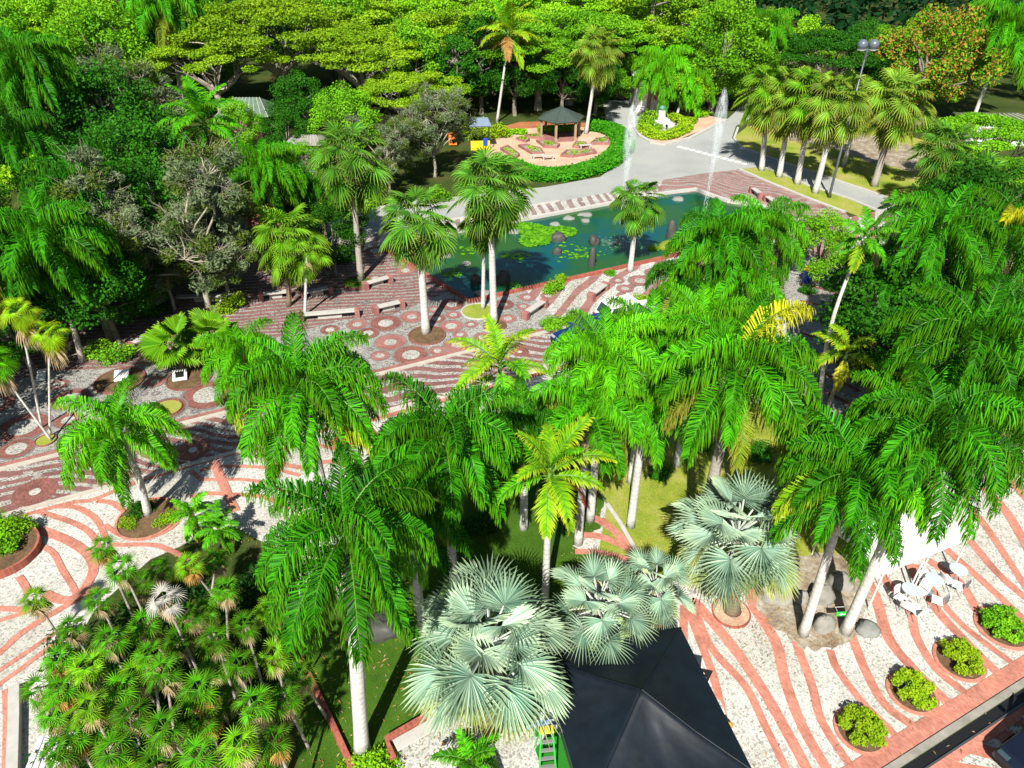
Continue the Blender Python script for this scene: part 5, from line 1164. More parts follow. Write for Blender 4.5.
# fountains
def fountain(px, py, top, label, seed):
    f = P(px, py); h = rowz(top, px, py); t = thing('fountain_jet', label, 'fountain', f, 0, 'fountain jets of the pond')
    rg_ = random.Random(seed); m = MB(); n = 22; pts = [(.05 * math.sin(i), .04 * math.cos(i * 1.3), h * i / n) for i in range(n + 1)]
    m.tube(pts, [.03 + .03 * (i / n) for i in range(n + 1)], 8); m.build('stream', M['spray'], t, True)
    m = MB(); prof = [(.06, h * .35), (.22, h * .5), (.42, h * .66), (.52, h * .8), (.40, h * .92), (.16, h * 1.0), (.03, h * 1.02)]
    m.lathe((.15, 0, 0), prof, 20); m.build('plume', M['spray'], t, True)
    m = MB()
    for k in range(420):
        z = h * rg_.uniform(.1, 1.0); w = .04 + .5 * max(0, math.sin(PI * min(1, z / h))) * (.35 if z < h * .4 else 1); a = rg_.uniform(0, 6.28); q = abs(rg_.gauss(0, .55)) * w; s = rg_.uniform(.006, .016)
        p = Vector((q * math.cos(a) + .15, q * math.sin(a), z)); m.add([p + Vector((s, 0, 0)), p + Vector((0, s, 0)), p + Vector((-s, 0, 0)), p + Vector((0, -s, 0)), p + Vector((0, 0, s * 3)), p - Vector((0, 0, s * 3))], [(0, 1, 4), (1, 2, 4), (2, 3, 4), (3, 0, 4), (1, 0, 5), (2, 1, 5), (3, 2, 5), (0, 3, 5)])
    m.build('droplets', plain('water_droplet', (.8, .83, .85), .2, .5, var=.02), t)
    m = MB(); m.lathe((0, 0, 0), [(.25, .0), (.22, .12), (.08, .16), (.08, .3)], 10); m.build('nozzle', M['metal'], t)
    m = MB(); 
    for k in range(320):
        a = rg_.uniform(0, 6.28); q = abs(rg_.gauss(0, 1)) * 1.0; s = rg_.uniform(.03, .10); m.disc((q * math.cos(a), q * math.sin(a) * .8), s, .035 + k * .00003, 0, 6)
    m.build('foam_patch', M['foam'], t)['kind'] = 'stuff'
fountain(618.5, 243, 106, 'left fountain jet shooting up from the pond between two fan palms', 1)
fountain(700.5, 232, 90, 'right fountain jet near the far right rim of the pond', 2)

# ------------------------------------------------------------------ LAMP POST
t = thing('lamp_post', 'tall dark lamp post with two grey globe lamps in front of the fan palm row', 'lamp post', P(829, 197.5))
hl = rowz(48, 829, 197); m = MB(); m.tube([(0, 0, 0), (0, 0, .5), (0, 0, hl)], [.20, .12, .07], 10); m.build('pole', M['metal'], t, True)
m = MB(); m.box((0, 0, hl - .15), (1.3, .10, .10)); m.box((0, 0, hl - .5), (.2, .2, .6), bev=.02); m.build('cross_arm', M['metal'], t)
for s in (-.46, .46):
    m = MB(); m.lathe((s, 0, hl - .1), [(.14, 0), (.36, .14), (.42, .36), (.36, .58), (.20, .73), (.04, .78)], 16); g = m.build('globe', M['globe'], t, True)
    m = MB(); m.lathe((s, 0, hl - .20), [(.15, 0), (.30, .04), (.36, .13)], 14); m.build('reflector', M['white'], g)

# ------------------------------------------------------------------ BUILDINGS IN THE WOOD
def cabin(px0, px1, pyb, h, depth, roof_h, label, wall, roof, name='cabin', overhang=.4, rz=0.0):
    a, b = P(px0, pyb), P(px1, pyb); w = (b - a).length; c = (a + b) / 2 + Vector((0, depth / 2, 0)); t = thing(name, label, 'building', c, rz)
    m = MB(); m.box((0, 0, h / 2), (w, depth, h)); wl = m.build('wall', wall, t)
    m = MB(); x, y, o = w / 2, depth / 2, overhang
    m.add([(-x - o, -y - o, h), (x + o, -y - o, h), (x + o, y + o, h), (-x - o, y + o, h), (-x * .55, 0, h + roof_h), (x * .55, 0, h + roof_h)], [(0, 1, 5, 4), (1, 2, 5), (2, 3, 4, 5), (3, 0, 4), (3, 2, 1, 0)]); rf = m.build('roof', roof, t)
    m = MB()
    for k in range(9):
        q = -x - o + (2 * x + 2 * o) * k / 8; m.tube([(q, -y - o, h + .02), (q * .5, 0, h + roof_h + .02)], .035, 4)
    m.build('roof_batten', M['concrete'], rf)
    for k in (-.28, .28):
        m = MB(); m.box((w * k, -y - .02, h * .55), (w * .2, .06, h * .4), bev=.01); f = m.build('window', M['wood'], t); m = MB(); m.box((w * k, -y - .06, h * .55), (w * .16, .03, h * .3)); m.build('pane', M['car_glass'], f)
    m = MB(); m.box((0, -y - .02, h * .4), (w * .14, .06, h * .8)); m.build('door', M['wood'], t)
cabin(224, 270, 140, 2.6, 5.0, 1.5, 'brown walled shed with a grey green sheet roof among the upper left trees', plain('brown_wall', (.07, .04, .025), .9), M['glass_roof'], 'shed')
cabin(292, 322, 172, 2.7, 3.5, .5, 'small grey roofed hut half hidden by palms left of the road', plain('blue_grey_wall', (.10, .13, .15), .8), M['rock'], 'hut')
cabin(318, 345, 140, 2.2, 3.0, .7, 'low brown shelter in the wood right of the sheet roofed shed', M['wood'], M['rock'], 'shelter')
cabin(634, 662, 112, 4.2, 5.0, .6, 'white building half hidden in the trees behind the traffic island', M['white'], M['concrete'], 'white_house')
cabin(968, 1030, 146, 2.6, 4.0, .4, 'white walled building behind the spreading trees at the right edge', M['white'], plain('moss_roof', (.07, .09, .04), .9), 'white_house')
# brick steps beneath the orange trunk
t = thing('brick_steps', 'short flight of red brick steps under the bright feather palm on the left', 'steps', P(266, 226), .3)
m = MB()
for k in range(5): m.box((0, k * .45, .10 + k * .16), (2.6, .46, .2 + k * .32 if False else .2 + k * .0), bev=.02)
m.build('treads', M['brick'], t)
m = MB(); m.box((-1.45, .9, .45), (.25, 2.4, .9), bev=.03); m.build('side_wall', M['brick'], t); m = MB(); m.box((1.45, .9, .45), (.25, 2.4, .9), bev=.03); m.build('side_wall', M['brick'], t)

# ------------------------------------------------------------------ BENCHES: concrete slab between two brick blocks
def bench(p0, p1, label, reds=(1, 1)):
    a, b = P(*p0), P(*p1); d = b - a; L_ = d.length; t = thing('brick_bench', label, 'bench', (a + b) / 2, math.atan2(d.y, d.x), 'concrete benches with brick ends')
    m = MB(); m.box((0, 0, .46), (L_ - .42, .46, .10), bev=.015); m.build('seat', M['concrete'], t)
    for s in (-1, 1):
        m = MB(); m.box((s * (L_ / 2 - .14), 0, .28), (.30, .52, .56), bev=.02); m.build('end_block', M['brick_pink'], t)
    m = MB(); m.box((0, .1, .2), (L_ * .4, .16, .40), bev=.01); m.build('support', M['concrete'], t)
bench((300, 321), (360, 316), 'long bench beside the mosaic circles, left of the fan palm with brown skirt'); bench((374, 314), (404, 307), 'bench just left of the trunk of the fan palm with brown skirt'); bench((364, 290), (392, 282), 'bench beside the round bed of the left fan palm trunk')
bench((302, 299), (333, 293), 'bench behind the pale stemmed fan palm on the left'); bench((260, 300), (292, 297), 'bench behind the brown fan palm trunk on the left'); bench((174, 303), (243, 301), 'long bench in the shade below the grey twiggy tree'); bench((108, 302), (137, 300), 'shaded bench at the left by the dark shrubby tree')
bench((524, 320), (545, 306), 'bench on the circle mosaic left of the blue car'); bench((590, 301), (606, 289), 'bench on the striped paving by the pond right of the shrub'); bench((751, 192), (761, 199.5), 'left of two small benches on the pink paving'); bench((765, 200.5), (776, 208), 'right of two small benches on the pink paving')
bench((130, 352), (152, 341), 'bench on a curved brick step left of the big round fan leaf')

# plaques
for px, py, lb, mt in ((123, 379, 'blank white plaque on a low stand in the left tree bed', 'white'), (181, 379, 'white framed dark plaque under the big round fan leaf', 'framed'), (43, 379, 'tiny white plaque in the shade at the left edge', 'white')):
    p = P(px, py); t = thing('plaque', lb, 'plaque', p, .3, 'plaques of the left plaza'); s = .38 if px > 50 else .22
    m = MB(); m.box((0, .12, .16), (s * .3, .12, .32)); m.build('stand', M['concrete'], t)
    m = MB(); V = [(-s, -.35, .18), (s, -.35, .18), (s, .35, .42), (-s, .35, .42)]; V += [(x, y, z - .07) for x, y, z in V]; m.add(V, [(0, 1, 2, 3), (7, 6, 5, 4), (0, 4, 5, 1), (1, 5, 6, 2), (2, 6, 7, 3), (3, 7, 4, 0)]); b_ = m.build('board', M['white'], t)
    if mt == 'framed':
        m = MB(); m.add([(-s * .6, -.2, .238), (s * .6, -.2, .238), (s * .6, .2, .376), (-s * .6, .2, .376)], [(0, 1, 2, 3)]); m.build('face', M['black'], b_)
# blue bin
t = thing('litter_bin', 'blue litter bin with a yellow lid on the paving right of the centre palms', 'bin', P(806, 282))
m = MB(); m.lathe((0, 0, 0), [(.26, .02), (.32, .9), (.33, .92)], 14); m.build('body', M['blue'], t, False); m = MB(); m.lathe((0, 0, .93), [(.36, 0), (.36, .1), (.26, .24), (.05, .28)], 14); m.build('lid', M['yellow'], t)
m = MB(); m.box((0, -.31, .75), (.3, .05, .12)); m.build('slot', M['black'], t)
sheet('right_paving', pxs([(780, 262), (845, 262), (860, 420), (830, 430), (790, 330)]), .026, M['pebble_grey'])
rb = MB()
for k in range(7):
    rb.ribbon(smooth_line(pxs([(800, 285 + k * 16), (825, 290 + k * 17), (860, 302 + k * 18)]), 6), .30, .031 + k * .0005)
struct(rb.build('brick_bands', M['brick_dark']))
sheet('brick_court', pxs([(925, 250), (990, 250), (995, 330), (900, 390), (860, 400), (900, 330)]), .026, M['brick_pink'])

# ------------------------------------------------------------------ CARS
def car(label, p, rz, paint, kind='sedan', lens='lamp'):
    t = thing('parked_car', label, 'car', p, rz, 'parked cars'); W = .88
    if kind == 'sedan': lo = [(-2.2, .35), (-2.22, .62), (-2.05, .86), (-1.3, .93), (.85, .90), (2.0, .74), (2.2, .55), (2.2, .32)]; hi = [(-1.75, .92), (-1.15, 1.40), (.15, 1.44), (1.05, .90)]
    else: lo = [(-2.1, .38), (-2.15, .75), (-2.05, 1.02), (-1.3, 1.05), (.9, 1.0), (1.95, .90), (2.1, .65), (2.1, .36)]; hi = [(-2.0, 1.03), (-1.75, 1.68), (.25, 1.70), (1.0, 1.0)]
    def prism(prof, w0, w1, zmax, name, mat, par):
        m = MB(); n = len(prof); z0 = min(z for _, z in prof); V = []
        for s in (-1, 1):
            for x, z in prof:
                k = (z - z0) / max(.01, zmax - z0); V.append((x, s * (w0 + (w1 - w0) * k), z))
        m.add(V, [tuple(range(n - 1, -1, -1)), tuple(range(n, 2 * n))] + [(i, (i + 1) % n, n + (i + 1) % n, n + i) for i in range(n)])
        o = m.build(name, mat, par); bv = o.modifiers.new('bevel', 'BEVEL'); bv.width = .06; bv.segments = 3; bv.limit_method = 'ANGLE'; return o
    body = prism(lo, W, W * .94, 1.0, 'body', paint, t); cab = prism(hi, W * .93, W * .74, max(z for _, z in hi), 'cabin', M['car_glass'], t)
    zr = max(z for _, z in hi); xs = [x for x, z in hi if z > zr - .08]
    m = MB(); m.box(((xs[0] + xs[-1]) / 2, 0, zr + .015), (abs(xs[-1] - xs[0]) + .12, W * 1.5, .07), bev=.03); m.build('roof', paint, t)
    for s in (-1, 1):
        m = MB()
        for a_, b_ in ((hi[0], hi[1]), (hi[2], hi[3])): m.tube([(a_[0], s * W * .92, a_[1]), (b_[0], s * W * .75, b_[1])], .05, 5)
        xm = (hi[1][0] + hi[2][0]) / 2; m.tube([(xm, s * W * .93, hi[0][1]), (xm, s * W * .75, zr)], .05, 5); m.build('pillars', paint, t)
        m = MB(); m.box((2.13, s * .62, .66 if kind == 'sedan' else .78), (.14, .34, .16), bev=.04); m.build('headlight', M[lens], t)
        m = MB(); m.box((-2.16, s * .66, .72 if kind == 'sedan' else .85), (.12, .28, .18), bev=.03); m.build('tail_light', plain('red_lens', (.4, .01, .01), .2), t)
        m = MB(); m.box((.75, s * (W + .08), 1.0), (.14, .2, .13), bev=.03); m.build('mirror', paint, t)
        for x in (-1.35, 1.35):
            m = MB(); m.tube([(x, s * (W - .16), .33), (x, s * (W + .03), .33)], .34, 20); wh = m.build('wheel', M['tyre'], t)
            m = MB(); m.tube([(x, s * (W + .02), .33), (x, s * (W + .05), .33)], [.22, .18], 14); m.build('rim', M['rim'], wh)
    m = MB(); m.box((2.2, 0, .42), (.08, 1.5, .2), bev=.03); m.build('bumper', M['black'], t)
car('blue car with pale windscreen half hidden by a palm on the street', P(588, 342), PHI + PI, M['car_blue'])
car('white car roof showing between bright palm crowns and mosaic', P(628, 323), PHI, M['car_white'], 'van')
car('white car parked left of the deep green pondside palms, front wheel showing', P(671, 316), PHI + PI, M['car_white'], 'van')
car('white car farthest right, its front wheel peeping under dark fronds', P(704, 306), PHI + PI, M['car_white'])
car('navy black car at the bottom right corner', P(1003, 744, .9) + E1 * 2.05 - E2 * .80 - Vector((0, 0, .9)), PHI + PI, M['car_black'], 'sedan', 'car_glass')

# ------------------------------------------------------------------ BLACK TENTS
def tent(peak_px, zp, half, ze, rz, label):
    c = P(peak_px[0], peak_px[1], zp); t = thing('canopy_tent', label, 'tent', (c.x, c.y, 0), rz, None); m = MB(); n = 28; V = []; F = []
    def roof_pt(i, j):      # a square grid draped from a peak, sagging between peak and edge
        u, v = -1 + 2 * i / n, -1 + 2 * j / n; q = max(abs(u), abs(v)); d = min(abs(u), abs(v)) / max(q, .01)
        z = zp + (ze - zp) * (q + .10 * math.sin(PI * q)) - .10 * (1 - d) * math.sin(PI * q); an = math.atan2(v, u); z += .6 * (.016 * math.sin(an * 19 + 2 * math.sin(an * 3)) + .010 * math.sin(an * 41 + u * 3)) * math.sin(PI * min(1, q * 1.15)) ** .5 if 0 < q < .87 else 0; return (u * half, v * half, z)
    for i in range(n + 1):
        for j in range(n + 1): V.append(roof_pt(i, j))
    for i in range(n):
        for j in range(n):
            a, b, c_, d = i * (n + 1) + j, (i + 1) * (n + 1) + j, (i + 1) * (n + 1) + j + 1, i * (n + 1) + j + 1
            if (i < n / 2) == (j < n / 2): F += [(a, b, c_), (a, c_, d)]
            else: F += [(a, b, d), (b, c_, d)]
    m.add(V, F); rf = m.build('canopy', M['tent'], t, True)
    m = MB(); e = half
    cs = [(-e, -e), (e, -e), (e, e), (-e, e)]
    for k in range(4):
        (x0, y0), (x1, y1) = cs[k], cs[(k + 1) % 4]; V = []; nn = 12
        for i in range(nn + 1):
            f = i / nn; x, y = x0 + (x1 - x0) * f, y0 + (y1 - y0) * f; V += [(x * 1.004, y * 1.004, ze + .01), (x * 1.012, y * 1.012, ze - .26 - .02 * math.sin(f * 30))]
        m.add(V, [(2 * i, 2 * i + 1, 2 * i + 3, 2 * i + 2) for i in range(nn)])
    m.build('valance', M['tent'], t)
    m = MB()
    for (x, y) in cs: m.tube([(0, 0, zp + .015), (x * .5, y * .5, (zp + ze) / 2 - .09), (x, y, ze + .02)], .012, 4)
    m.build('ridge_seam', M['tent'], rf)
    for (x, y) in cs: m = MB(); m.box((x * .97, y * .97, ze / 2), (.05, .05, ze)); m.build('leg', M['metal'], t)
    return t
ta, tb_ = P(745, 766, 2.2), P(662, 628, 2.2); TANG = math.atan2(tb_.y - ta.y, tb_.x - ta.x) - PI / 2
tent((642, 690), 3.15, 2.42, 2.15, rad(13), 'black canopy tent with a peaked roof at the bottom edge')
# things around the tents
t = thing('step_ladder', 'green step ladder with a yellow top beside the black tent', 'ladder', P(547, 731, 1.88) * 1.0, .12); t.location.z = 0
m = MB()
for s in (-1, 1):
    rl = MB(); rl.tube([(s * .27, -.5, 0), (s * .17, 0, 1.85)], .03, 4); rl.build('front_rail', M['green_paint'], t)
    rl = MB(); rl.tube([(s * .27, .55, 0), (s * .18, .08, 1.8)], .022, 4); rl.build('rear_rail', M['green_paint'], t)
for k in range(5):
    f = (k + .8) / 6; w = .27 - .10 * f; r_ = MB(); r_.box((0, -.5 + .5 * f, 1.85 * f), (2 * w, .10, .035)); r_.build('step', M['rim'], t)
m.box((0, .04, 1.88), (.40, .24, .08), bev=.02); m.build('top_cap', M['yellow'], t)
for i, (pp, lb) in enumerate((([(553, 727), (563, 735), (582, 778), (549, 790), (535, 750)], 'larger green turf mat under the step ladder'), ([(530, 724), (544, 718), (547, 728), (536, 738)], 'smaller green turf mat behind the step ladder'))):
    pts = pxs(pp); m = MB(); c = sum(pts, Vector()) / len(pts); V = [(p.x - c.x, p.y - c.y, .05 + i * .01) for p in pts] + [(p.x - c.x, p.y - c.y, .028) for p in pts]; n = len(pts)
    m.add(V, [tuple(range(n))] + [(k, n + k, n + (k + 1) % n, (k + 1) % n) for k in range(n)]); o = m.build('turf_mat', M['turf_mat']); o.location = (c.x, c.y, 0); tag(o, lb, 'mat', 'green turf mats')
t = thing('folding_table', 'small folding table with a white and blue cloth left of the black tent', 'table', P(537, 713, .75), .25); t.location.z = 0
m = MB(); m.box((0, 0, .74), (.9, .5, .04), bev=.01); m.build('tabletop', M['white'], t); m = MB(); m.box((0, -.26, .58), (.8, .03, .3)); m.build('cloth', plain('pale_blue_cloth', (.25, .33, .6), .8), t)
for x in (-.4, .4):
    for y in (-.2, .2): m = MB(); m.tube([(x, y, 0), (x, y, .73)], .015, 5); m.build('leg', M['metal'], t)
t = thing('clothes_rack', 'rack of maroon and blue garments at the back corner of the black tent', 'clothes rack', P(658, 652), -.5)
m = MB(); m.tube([(-.7, 0, 0), (-.7, 0, 1.6), (.7, 0, 1.6), (.7, 0, 0)], .02, 6); m.tube([(-.7, -.25, .02), (-.7, .25, .02)], .02, 5); m.tube([(.7, -.25, .02), (.7, .25, .02)], .02, 5); m.build('frame', M['metal'], t)
for k, (x, mt) in enumerate(((-.5, 'maroon'), (-.3, 'white'), (-.08, 'maroon'), (.18, 'blue'), (.35, 'blue'), (.55, 'black'))):
    m = MB(); V = []
    for z, w in ((1.58, .04), (1.5, .22), (1.2, .24), (.85, .30)): V += [(x - .04, -w, z), (x + .05, -w, z), (x + .05, w, z), (x - .04, w, z)]
    F = [(0, 1, 2, 3), (15, 14, 13, 12)]
    for q in range(3):
        for j in range(4): F.append((q * 4 + j, q * 4 + (j + 1) % 4, q * 4 + 4 + (j + 1) % 4, q * 4 + 4 + j))
    m.add(V, F); m.build('garment', M[mt], t)
t = thing('flag_sign', 'small black banner with a white emblem standing beside the black tent', 'sign', P(692, 703), -.25)
m = MB(); m.tube([(-.32, 0, 0), (-.32, 0, 1.95)], .02, 6); m.tube([(-.55, 0, .02), (-.1, 0, .02)], .025, 5); m.tube([(-.32, -.25, .02), (-.32, .25, .02)], .025, 5); m.build('pole', M['metal'], t)
m = MB(); V = [(-.30, -.012, .95), (.28, -.012, 1.0), (.38, -.012, 1.92), (-.30, -.012, 1.92)]; V += [(x, .012, z) for x, _, z in V]; m.add(V, [(0, 1, 2, 3), (7, 6, 5, 4), (0, 4, 5, 1), (1, 5, 6, 2), (2, 6, 7, 3), (3, 7, 4, 0)]); bn = m.build('banner', M['black'], t)
m = MB(); V = [(.04 + .12 * math.cos(k * PI / 8), -.018, 1.70 + .09 * math.sin(k * PI / 8)) for k in range(16)]; m.add(V, [tuple(range(16))])
for k in range(6): m.box((-.16 + k * .075, -.018, 1.50), (.045, .004, .05 + .02 * (k % 2)))
m.build('emblem', M['white'], bn)
t = thing('orange_bag', 'orange and yellow bag lying at the right edge of the black tent', 'bag', P(724, 731), .6)
m = MB(); m.lathe((0, 0, 0), [(.16, 0), (.24, .08), (.25, .2), (.17, .34), (.04, .38)], 10); m.v = [(x * 1.3, y * .7, z * (1 + .15 * math.sin(x * 20))) for x, y, z in m.v]; m.build('body', plain('orange_cloth', (.70, .35, .02), .8, .1, var=.3), t, True)
m = MB(); m.tube([(-.2, 0, .28), (-.12, 0, .5), (.12, 0, .5), (.2, 0, .28)], .02, 6); m.build('strap', M['black'], t)
tag(rocky('stone_boulder', P(675, 648), .18, .3, 'x', M['black'], seed=300), 'small black bag beside the clothes rack', 'bag'); bpy.data.objects['stone_boulder'].name = 'black_bag'

# ------------------------------------------------------------------ BRICK EDGINGS AT THE BOTTOM
def low_wall(name, pts, w, h, mat, label, cat='wall', coping=None):
    c = sum((Vector(p) for p in pts), Vector()) / len(pts); t = thing(name, label, cat, (c.x, c.y, 0)); m = MB(); V = []; F = []; n = len(pts); pp = [Vector((p[0] - c.x, p[1] - c.y, 0)) for p in pts]
    for i, p in enumerate(pp):
        d = pp[min(i + 1, n - 1)] - pp[max(i - 1, 0)]; d.normalize(); q = Vector((-d.y, d.x, 0)) * w / 2; V += [p + q, p + q + Vector((0, 0, h)), p - q + Vector((0, 0, h)), p - q]
    for i in range(n - 1):
        for k in range(3): F.append((i * 4 + k, i * 4 + 4 + k, i * 4 + 5 + k, i * 4 + 1 + k))
    F += [(0, 1, 2, 3), tuple(reversed(range(4 * n - 4, 4 * n)))]; m.add(V, F); o = m.build('brickwork', mat, t); bv = o.modifiers.new('bevel', 'BEVEL'); bv.width = .02; bv.segments = 2
    return t
low_wall('brick_edging', pxs([(300, 660), (312, 683), (330, 720), (350, 764), (358, 785)]), .20, .22, M['brick_wall'], 'long low red brick edging running down the lawn left of the tall white trunk', 'edging')
low_wall('planter_wall', pxs([(394, 764), (388, 745), (445, 712)]), .22, .42, M['brick_wall'], 'L shaped low brick wall above the cobble terrace', 'wall')
o = MB(); a, b = P(396, 751), P(447, 722); d = b - a; o.box((0, 0, .30), (d.length, .42, .08), bev=.02); sl = o.build('seat', M['concrete'], thing('stone_bench', 'pale stone bench slab along the L shaped brick wall', 'bench', (a + b) / 2, math.atan2(d.y, d.x)))
o = MB(); o.box((-d.length * .35, 0, .13), (.2, .3, .26)); o.build('support', M['concrete'], sl.parent); o = MB(); o.box((d.length * .35, 0, .13), (.2, .3, .26)); o.build('support', M['concrete'], sl.parent)
low_wall('stone_border', pxs([(17, 690), (17, 720), (15, 790)]), .34, .3, M['concrete'], 'white stone border along the left side of the thatch palm grove', 'border')
t = thing('slatted_seat', 'white slatted seat half covered by thatch palms at the bottom left', 'seat', P(56, 762), .15)
for k in range(6): m = MB(); m.box((-.5 + k * .2, 0, .45), (.17, 1.3, .05), bev=.01); m.build('slat', M['white'], t)
for x in (-.45, .45): m = MB(); m.box((x, 0, .21), (.08, 1.1, .42)); m.build('leg', M['white'], t)
low_wall('planter_wall', pxs([(965, 452), (988, 432), (1014, 448)]), .2, .3, M['brick_wall'], 'low brick planter wall at the right edge of the plaza', 'wall')
low_wall('brick_edging', pxs([(607, 505), (620, 524), (636, 552)]), .18, .12, M['concrete'], 'pale stone edging of the centre lawn beside the brick bands', 'edging')
sheet('raised_bed', pxs([(990, 425), (1024, 405), (1060, 430), (1024, 446)]), .04, M['lawn'])

# rocks around the twin palms
for i, (px, py, r, h, lb, mt) in enumerate(((822, 628, .42, .6, 'pale boulder between the feet of the twin white trunks', 'rock'), (868, 632, .48, .35, 'rounded pale boulder right of the twin palms with a brick band behind', 'rock_pale'), (822, 600, .5, .75, 'tall grey boulder behind the twin white trunks', 'rock'), (838, 585, .55, .6, 'dark shadowed boulder highest behind the twin palms', 'rock'), (800, 600, .35, .5, 'grey boulder left behind the left twin trunk', 'rock'), (775, 590, .9, .35, 'low flat grey rock right of the silver palm ring', 'rock'), (382, 632, .8, .7, 'dark boulder on the shaded lawn right of the tall white trunk', 'rock_dark'))):
    rocky('boulder', P(px, py), r, h, lb, M[mt], 'boulder', 'boulders', 200 + i, .8)
# green sign on the right trunk
q = P(843, 611, .85)
t = thing('trunk_sign', 'bright green board with white arrow marks tied to the right twin trunk', 'sign', (q.x, q.y - .12, -.70), .05)
m = MB(); m.box((0, 0, 1.55), (.62, .04, .22), bev=.01); bd = m.build('board', M['green_paint'], t)
m = MB(); y = -.024; m.add([(-.22, y, 1.55), (-.10, y, 1.62), (-.10, y, 1.57), (.05, y, 1.57), (.05, y, 1.53), (-.10, y, 1.53), (-.10, y, 1.48)], [(0, 1, 2, 3, 4, 5, 6)]); m.box((.17, y, 1.55), (.10, .004, .06)); m.build('arrow', M['white'], bd)
m = MB(); m.tube([(-.2, .02, 1.55), (-.2, .3, 1.55), (.2, .3, 1.55), (.2, .02, 1.55)], .01, 4); m.build('cord', M['white'], t)

# ------------------------------------------------------------------ WHITE CANOPY, CHAIRS
def white_canopy():
    a, b = P(885, 570, 2.2), P(972, 534, 2.2); d = b - a; L_ = d.length; ang = math.atan2(d.y, d.x); back = Vector((-d.y, d.x, 0)).normalized(); W = 3.0; c = (a + b) / 2 + back * W / 2
    t = thing('white_canopy', 'white canopy tent on white poles behind the twin palms', 'tent', (c.x, c.y, 0), ang); hx, hy = L_ / 2, W / 2
    m = MB(); n = 8; V = []; F = []
    for i in range(n + 1):
        for j in range(n + 1):
            u, v = -1 + 2 * i / n, -1 + 2 * j / n; qq = max(abs(u), abs(v)); V.append((u * hx, v * hy, 2.2 + .75 * (1 - qq) - .08 * math.sin(PI * qq)))
    for i in range(n):
        for j in range(n): k = i * (n + 1) + j; F.append((k, k + n + 1, k + n + 2, k + 1))
    m.add(V, F); m.build('canopy', M['canopy_white'], t)
    m = MB(); cs = [(-hx, -hy), (hx, -hy), (hx, hy), (-hx, hy)]
    for k in range(4):
        (x0, y0), (x1, y1) = cs[k], cs[(k + 1) % 4]; V = []
        for i in range(13): f_ = i / 12; x, y = x0 + (x1 - x0) * f_, y0 + (y1 - y0) * f_; V += [(x * 1.003, y * 1.003, 2.2), (x * 1.008, y * 1.008, 1.92 + .05 * abs(math.sin(f_ * 6 * PI)))]
        m.add(V, [(2 * i, 2 * i + 1, 2 * i + 3, 2 * i + 2) for i in range(12)])
    m.build('valance', M['canopy_white'], t)
    for (x, y) in cs + [(-.1, -hy), (.15, -hy)]: m = MB(); m.tube([(x * .985, y * .985, 0), (x * .985, y * .985, 2.18)], .035, 8); m.build('pole', M['white'], t)
white_canopy()
def chair(px, py, rz, label):
    t = thing('cafe_chair', label, 'chair', P(px, py), rz, 'white cafe chairs by the canopy'); t.scale = (.86, .86, .86)
    m = MB(); m.box((0, 0, .46), (.48, .46, .05), bev=.02); m.build('seat', M['white'], t)
    m = MB(); V = []
    for i in range(7): x = -.24 + .48 * i / 6; y = .22 + .05 * (1 - (x / .24) ** 2); V += [(x, y, .5), (x, y + .10, .92), (x, y + .03, .5), (x, y + .13, .92)]
    m.add(V, [f for i in range(6) for f in ((4 * i, 4 * i + 4, 4 * i + 5, 4 * i + 1), (4 * i + 3, 4 * i + 7, 4 * i + 6, 4 * i + 2), (4 * i + 1, 4 * i + 5, 4 * i + 7, 4 * i + 3))]); m.build('backrest', M['white'], t)
    for x in (-.2, .2):
        for y in (-.19, .19): m = MB(); m.tube([(x * 1.15, y * 1.15, 0), (x, y, .45)], .016, 5); m.build('leg', M['chrome'], t)
def table(px, py, label):
    t = thing('cafe_table', label, 'table', P(px, py), 0, 'cafe tables by the canopy')
    m = MB(); m.lathe((0, 0, .72), [(.31, 0), (.33, .02), (.33, .035), (.31, .04)], 20); m.build('tabletop', plain('table_top', (.40, .46, .49), .4), t)
    m = MB(); m.tube([(0, 0, .03), (0, 0, .72)], .03, 8); m.build('stem', M['chrome'], t); m = MB(); m.lathe((0, 0, 0), [(.24, 0), (.22, .03), (.04, .06)], 14); m.build('foot', M['chrome'], t)
CH = [(904, 612, 'white chair nearest the twin palms, left front of the table group'), (914, 618, 'white chair at the front tip of the table group'), (898, 605, 'white chair behind the left front one in the table group'), (934, 607, 'white chair alone at the right front of the table group'), (917, 598, 'white chair between the two round tables'), (922, 590, 'white chair behind the middle round table'), (944, 586, 'white chair at the left of the far right table'), (955, 592, 'white chair at the right of the far right table'), (872, 580, 'white chair under the left corner of the canopy'), (882, 576, 'second white chair under the left corner of the canopy')]
for i, (px, py, lb) in enumerate(CH): chair(px, py, [2.4, 3.4, .6, 4.2, 5.2, .3, 1.9, 4.0, 1.2, 2.8][i], lb)
table(905, 602, 'round pale grey table nearest the twin palms'); table(928, 592, 'round pale grey table in the middle of the chair group'); table(952, 582, 'round pale grey table farthest right under the canopy edge')

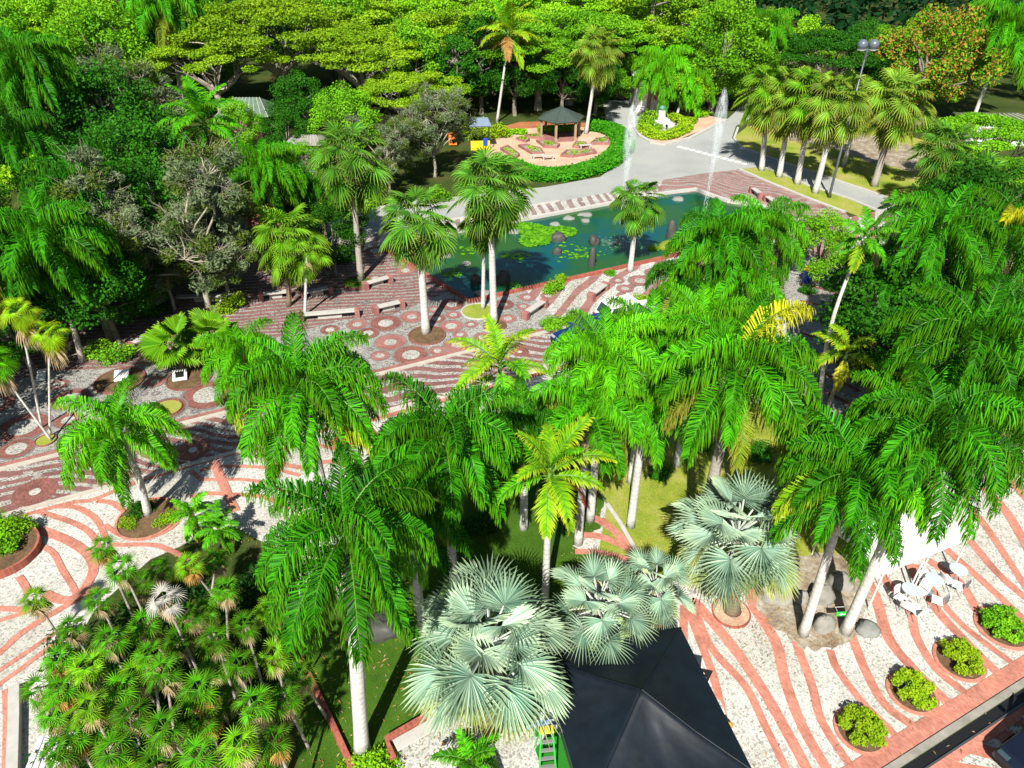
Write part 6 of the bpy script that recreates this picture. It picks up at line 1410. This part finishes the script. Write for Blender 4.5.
rl = random.Random(9); m = MB()
for (x0, x1, y0, y1, n) in ((300, 470, 560, 768, 420), (560, 720, 450, 600, 420), (740, 880, 550, 650, 260), (850, 1010, 560, 760, 40), (90, 300, 500, 560, 160), (740, 960, 130, 210, 400), (400, 560, 280, 360, 200), (640, 860, 600, 768, 50)):
    for k in range(n):
        p = P(rl.uniform(x0, x1), rl.uniform(y0, y1)); a = rl.uniform(0, 6.28); l, w_ = rl.uniform(.03, .11), rl.uniform(.01, .025); d, q = Vector((math.cos(a), math.sin(a), 0)), Vector((-math.sin(a), math.cos(a), 0)); z = .045 + rl.uniform(0, .02)
        m.add([(p - d * l) + Vector((0, 0, z)), (p + q * w_) + Vector((0, 0, z + .015)), (p + d * l) + Vector((0, 0, z)), (p - q * w_) + Vector((0, 0, z + .01))], [(0, 1, 2, 3)], rl.randrange(2), rl.random())
o = m.build('leaf_litter', [M['dead'], M['dead_orange']]); o['kind'] = 'stuff'; o['label'] = 'dry fallen leaves scattered over lawns and paving'
# ------------------------------------------------------------------ CAMERA, SUN, SKY
cam = bpy.data.cameras.new('camera'); co = bpy.data.objects.new('camera', cam); COL.objects.link(co)
co.location = (0, 0, CAM_H); co.rotation_euler = (PI / 2 - PITCH, 0, 0)
cam.sensor_width = 36; cam.lens = 36 * FOC / 1024; cam.clip_end = 4000; cam.clip_start = .1
scene.camera = co
SUN_EL, SUN_AZ = rad(45), rad(11)          # shadows run 11 degrees right of the view direction
sl_ = bpy.data.lights.new('sun', 'SUN'); sl_.energy = 5.0; sl_.angle = rad(.5); sl_.color = (1.0, .955, .87)
so = bpy.data.objects.new('sun', sl_); COL.objects.link(so)
d = Vector((math.sin(SUN_AZ) * math.cos(SUN_EL), math.cos(SUN_AZ) * math.cos(SUN_EL), -math.sin(SUN_EL)))   # light travel direction
so.rotation_euler = d.to_track_quat('-Z', 'Y').to_euler(); so.location = (-20, -60, 60)
w = bpy.data.worlds.new('World'); scene.world = w; w.use_nodes = True; nt = w.node_tree
sky = nt.nodes.new('ShaderNodeTexSky'); sky.sky_type = 'NISHITA'; sky.sun_disc = False; sky.sun_elevation = SUN_EL
sky.sun_rotation = math.atan2(-d.x, -d.y)
bg = nt.nodes.get('Background'); nt.links.new(sky.outputs[0], bg.inputs[0]); bg.inputs[1].default_value = .05
scene.view_settings.view_transform = 'Standard'; scene.view_settings.look = 'None'; scene.view_settings.exposure = .88; scene.view_settings.gamma = 1
scene.cycles.max_bounces = 6; scene.cycles.diffuse_bounces = 2; scene.cycles.glossy_bounces = 2; scene.cycles.transmission_bounces = 4; scene.cycles.transparent_max_bounces = 8
scene.cycles.use_denoising = True; scene.cycles.sample_clamp_indirect = 8
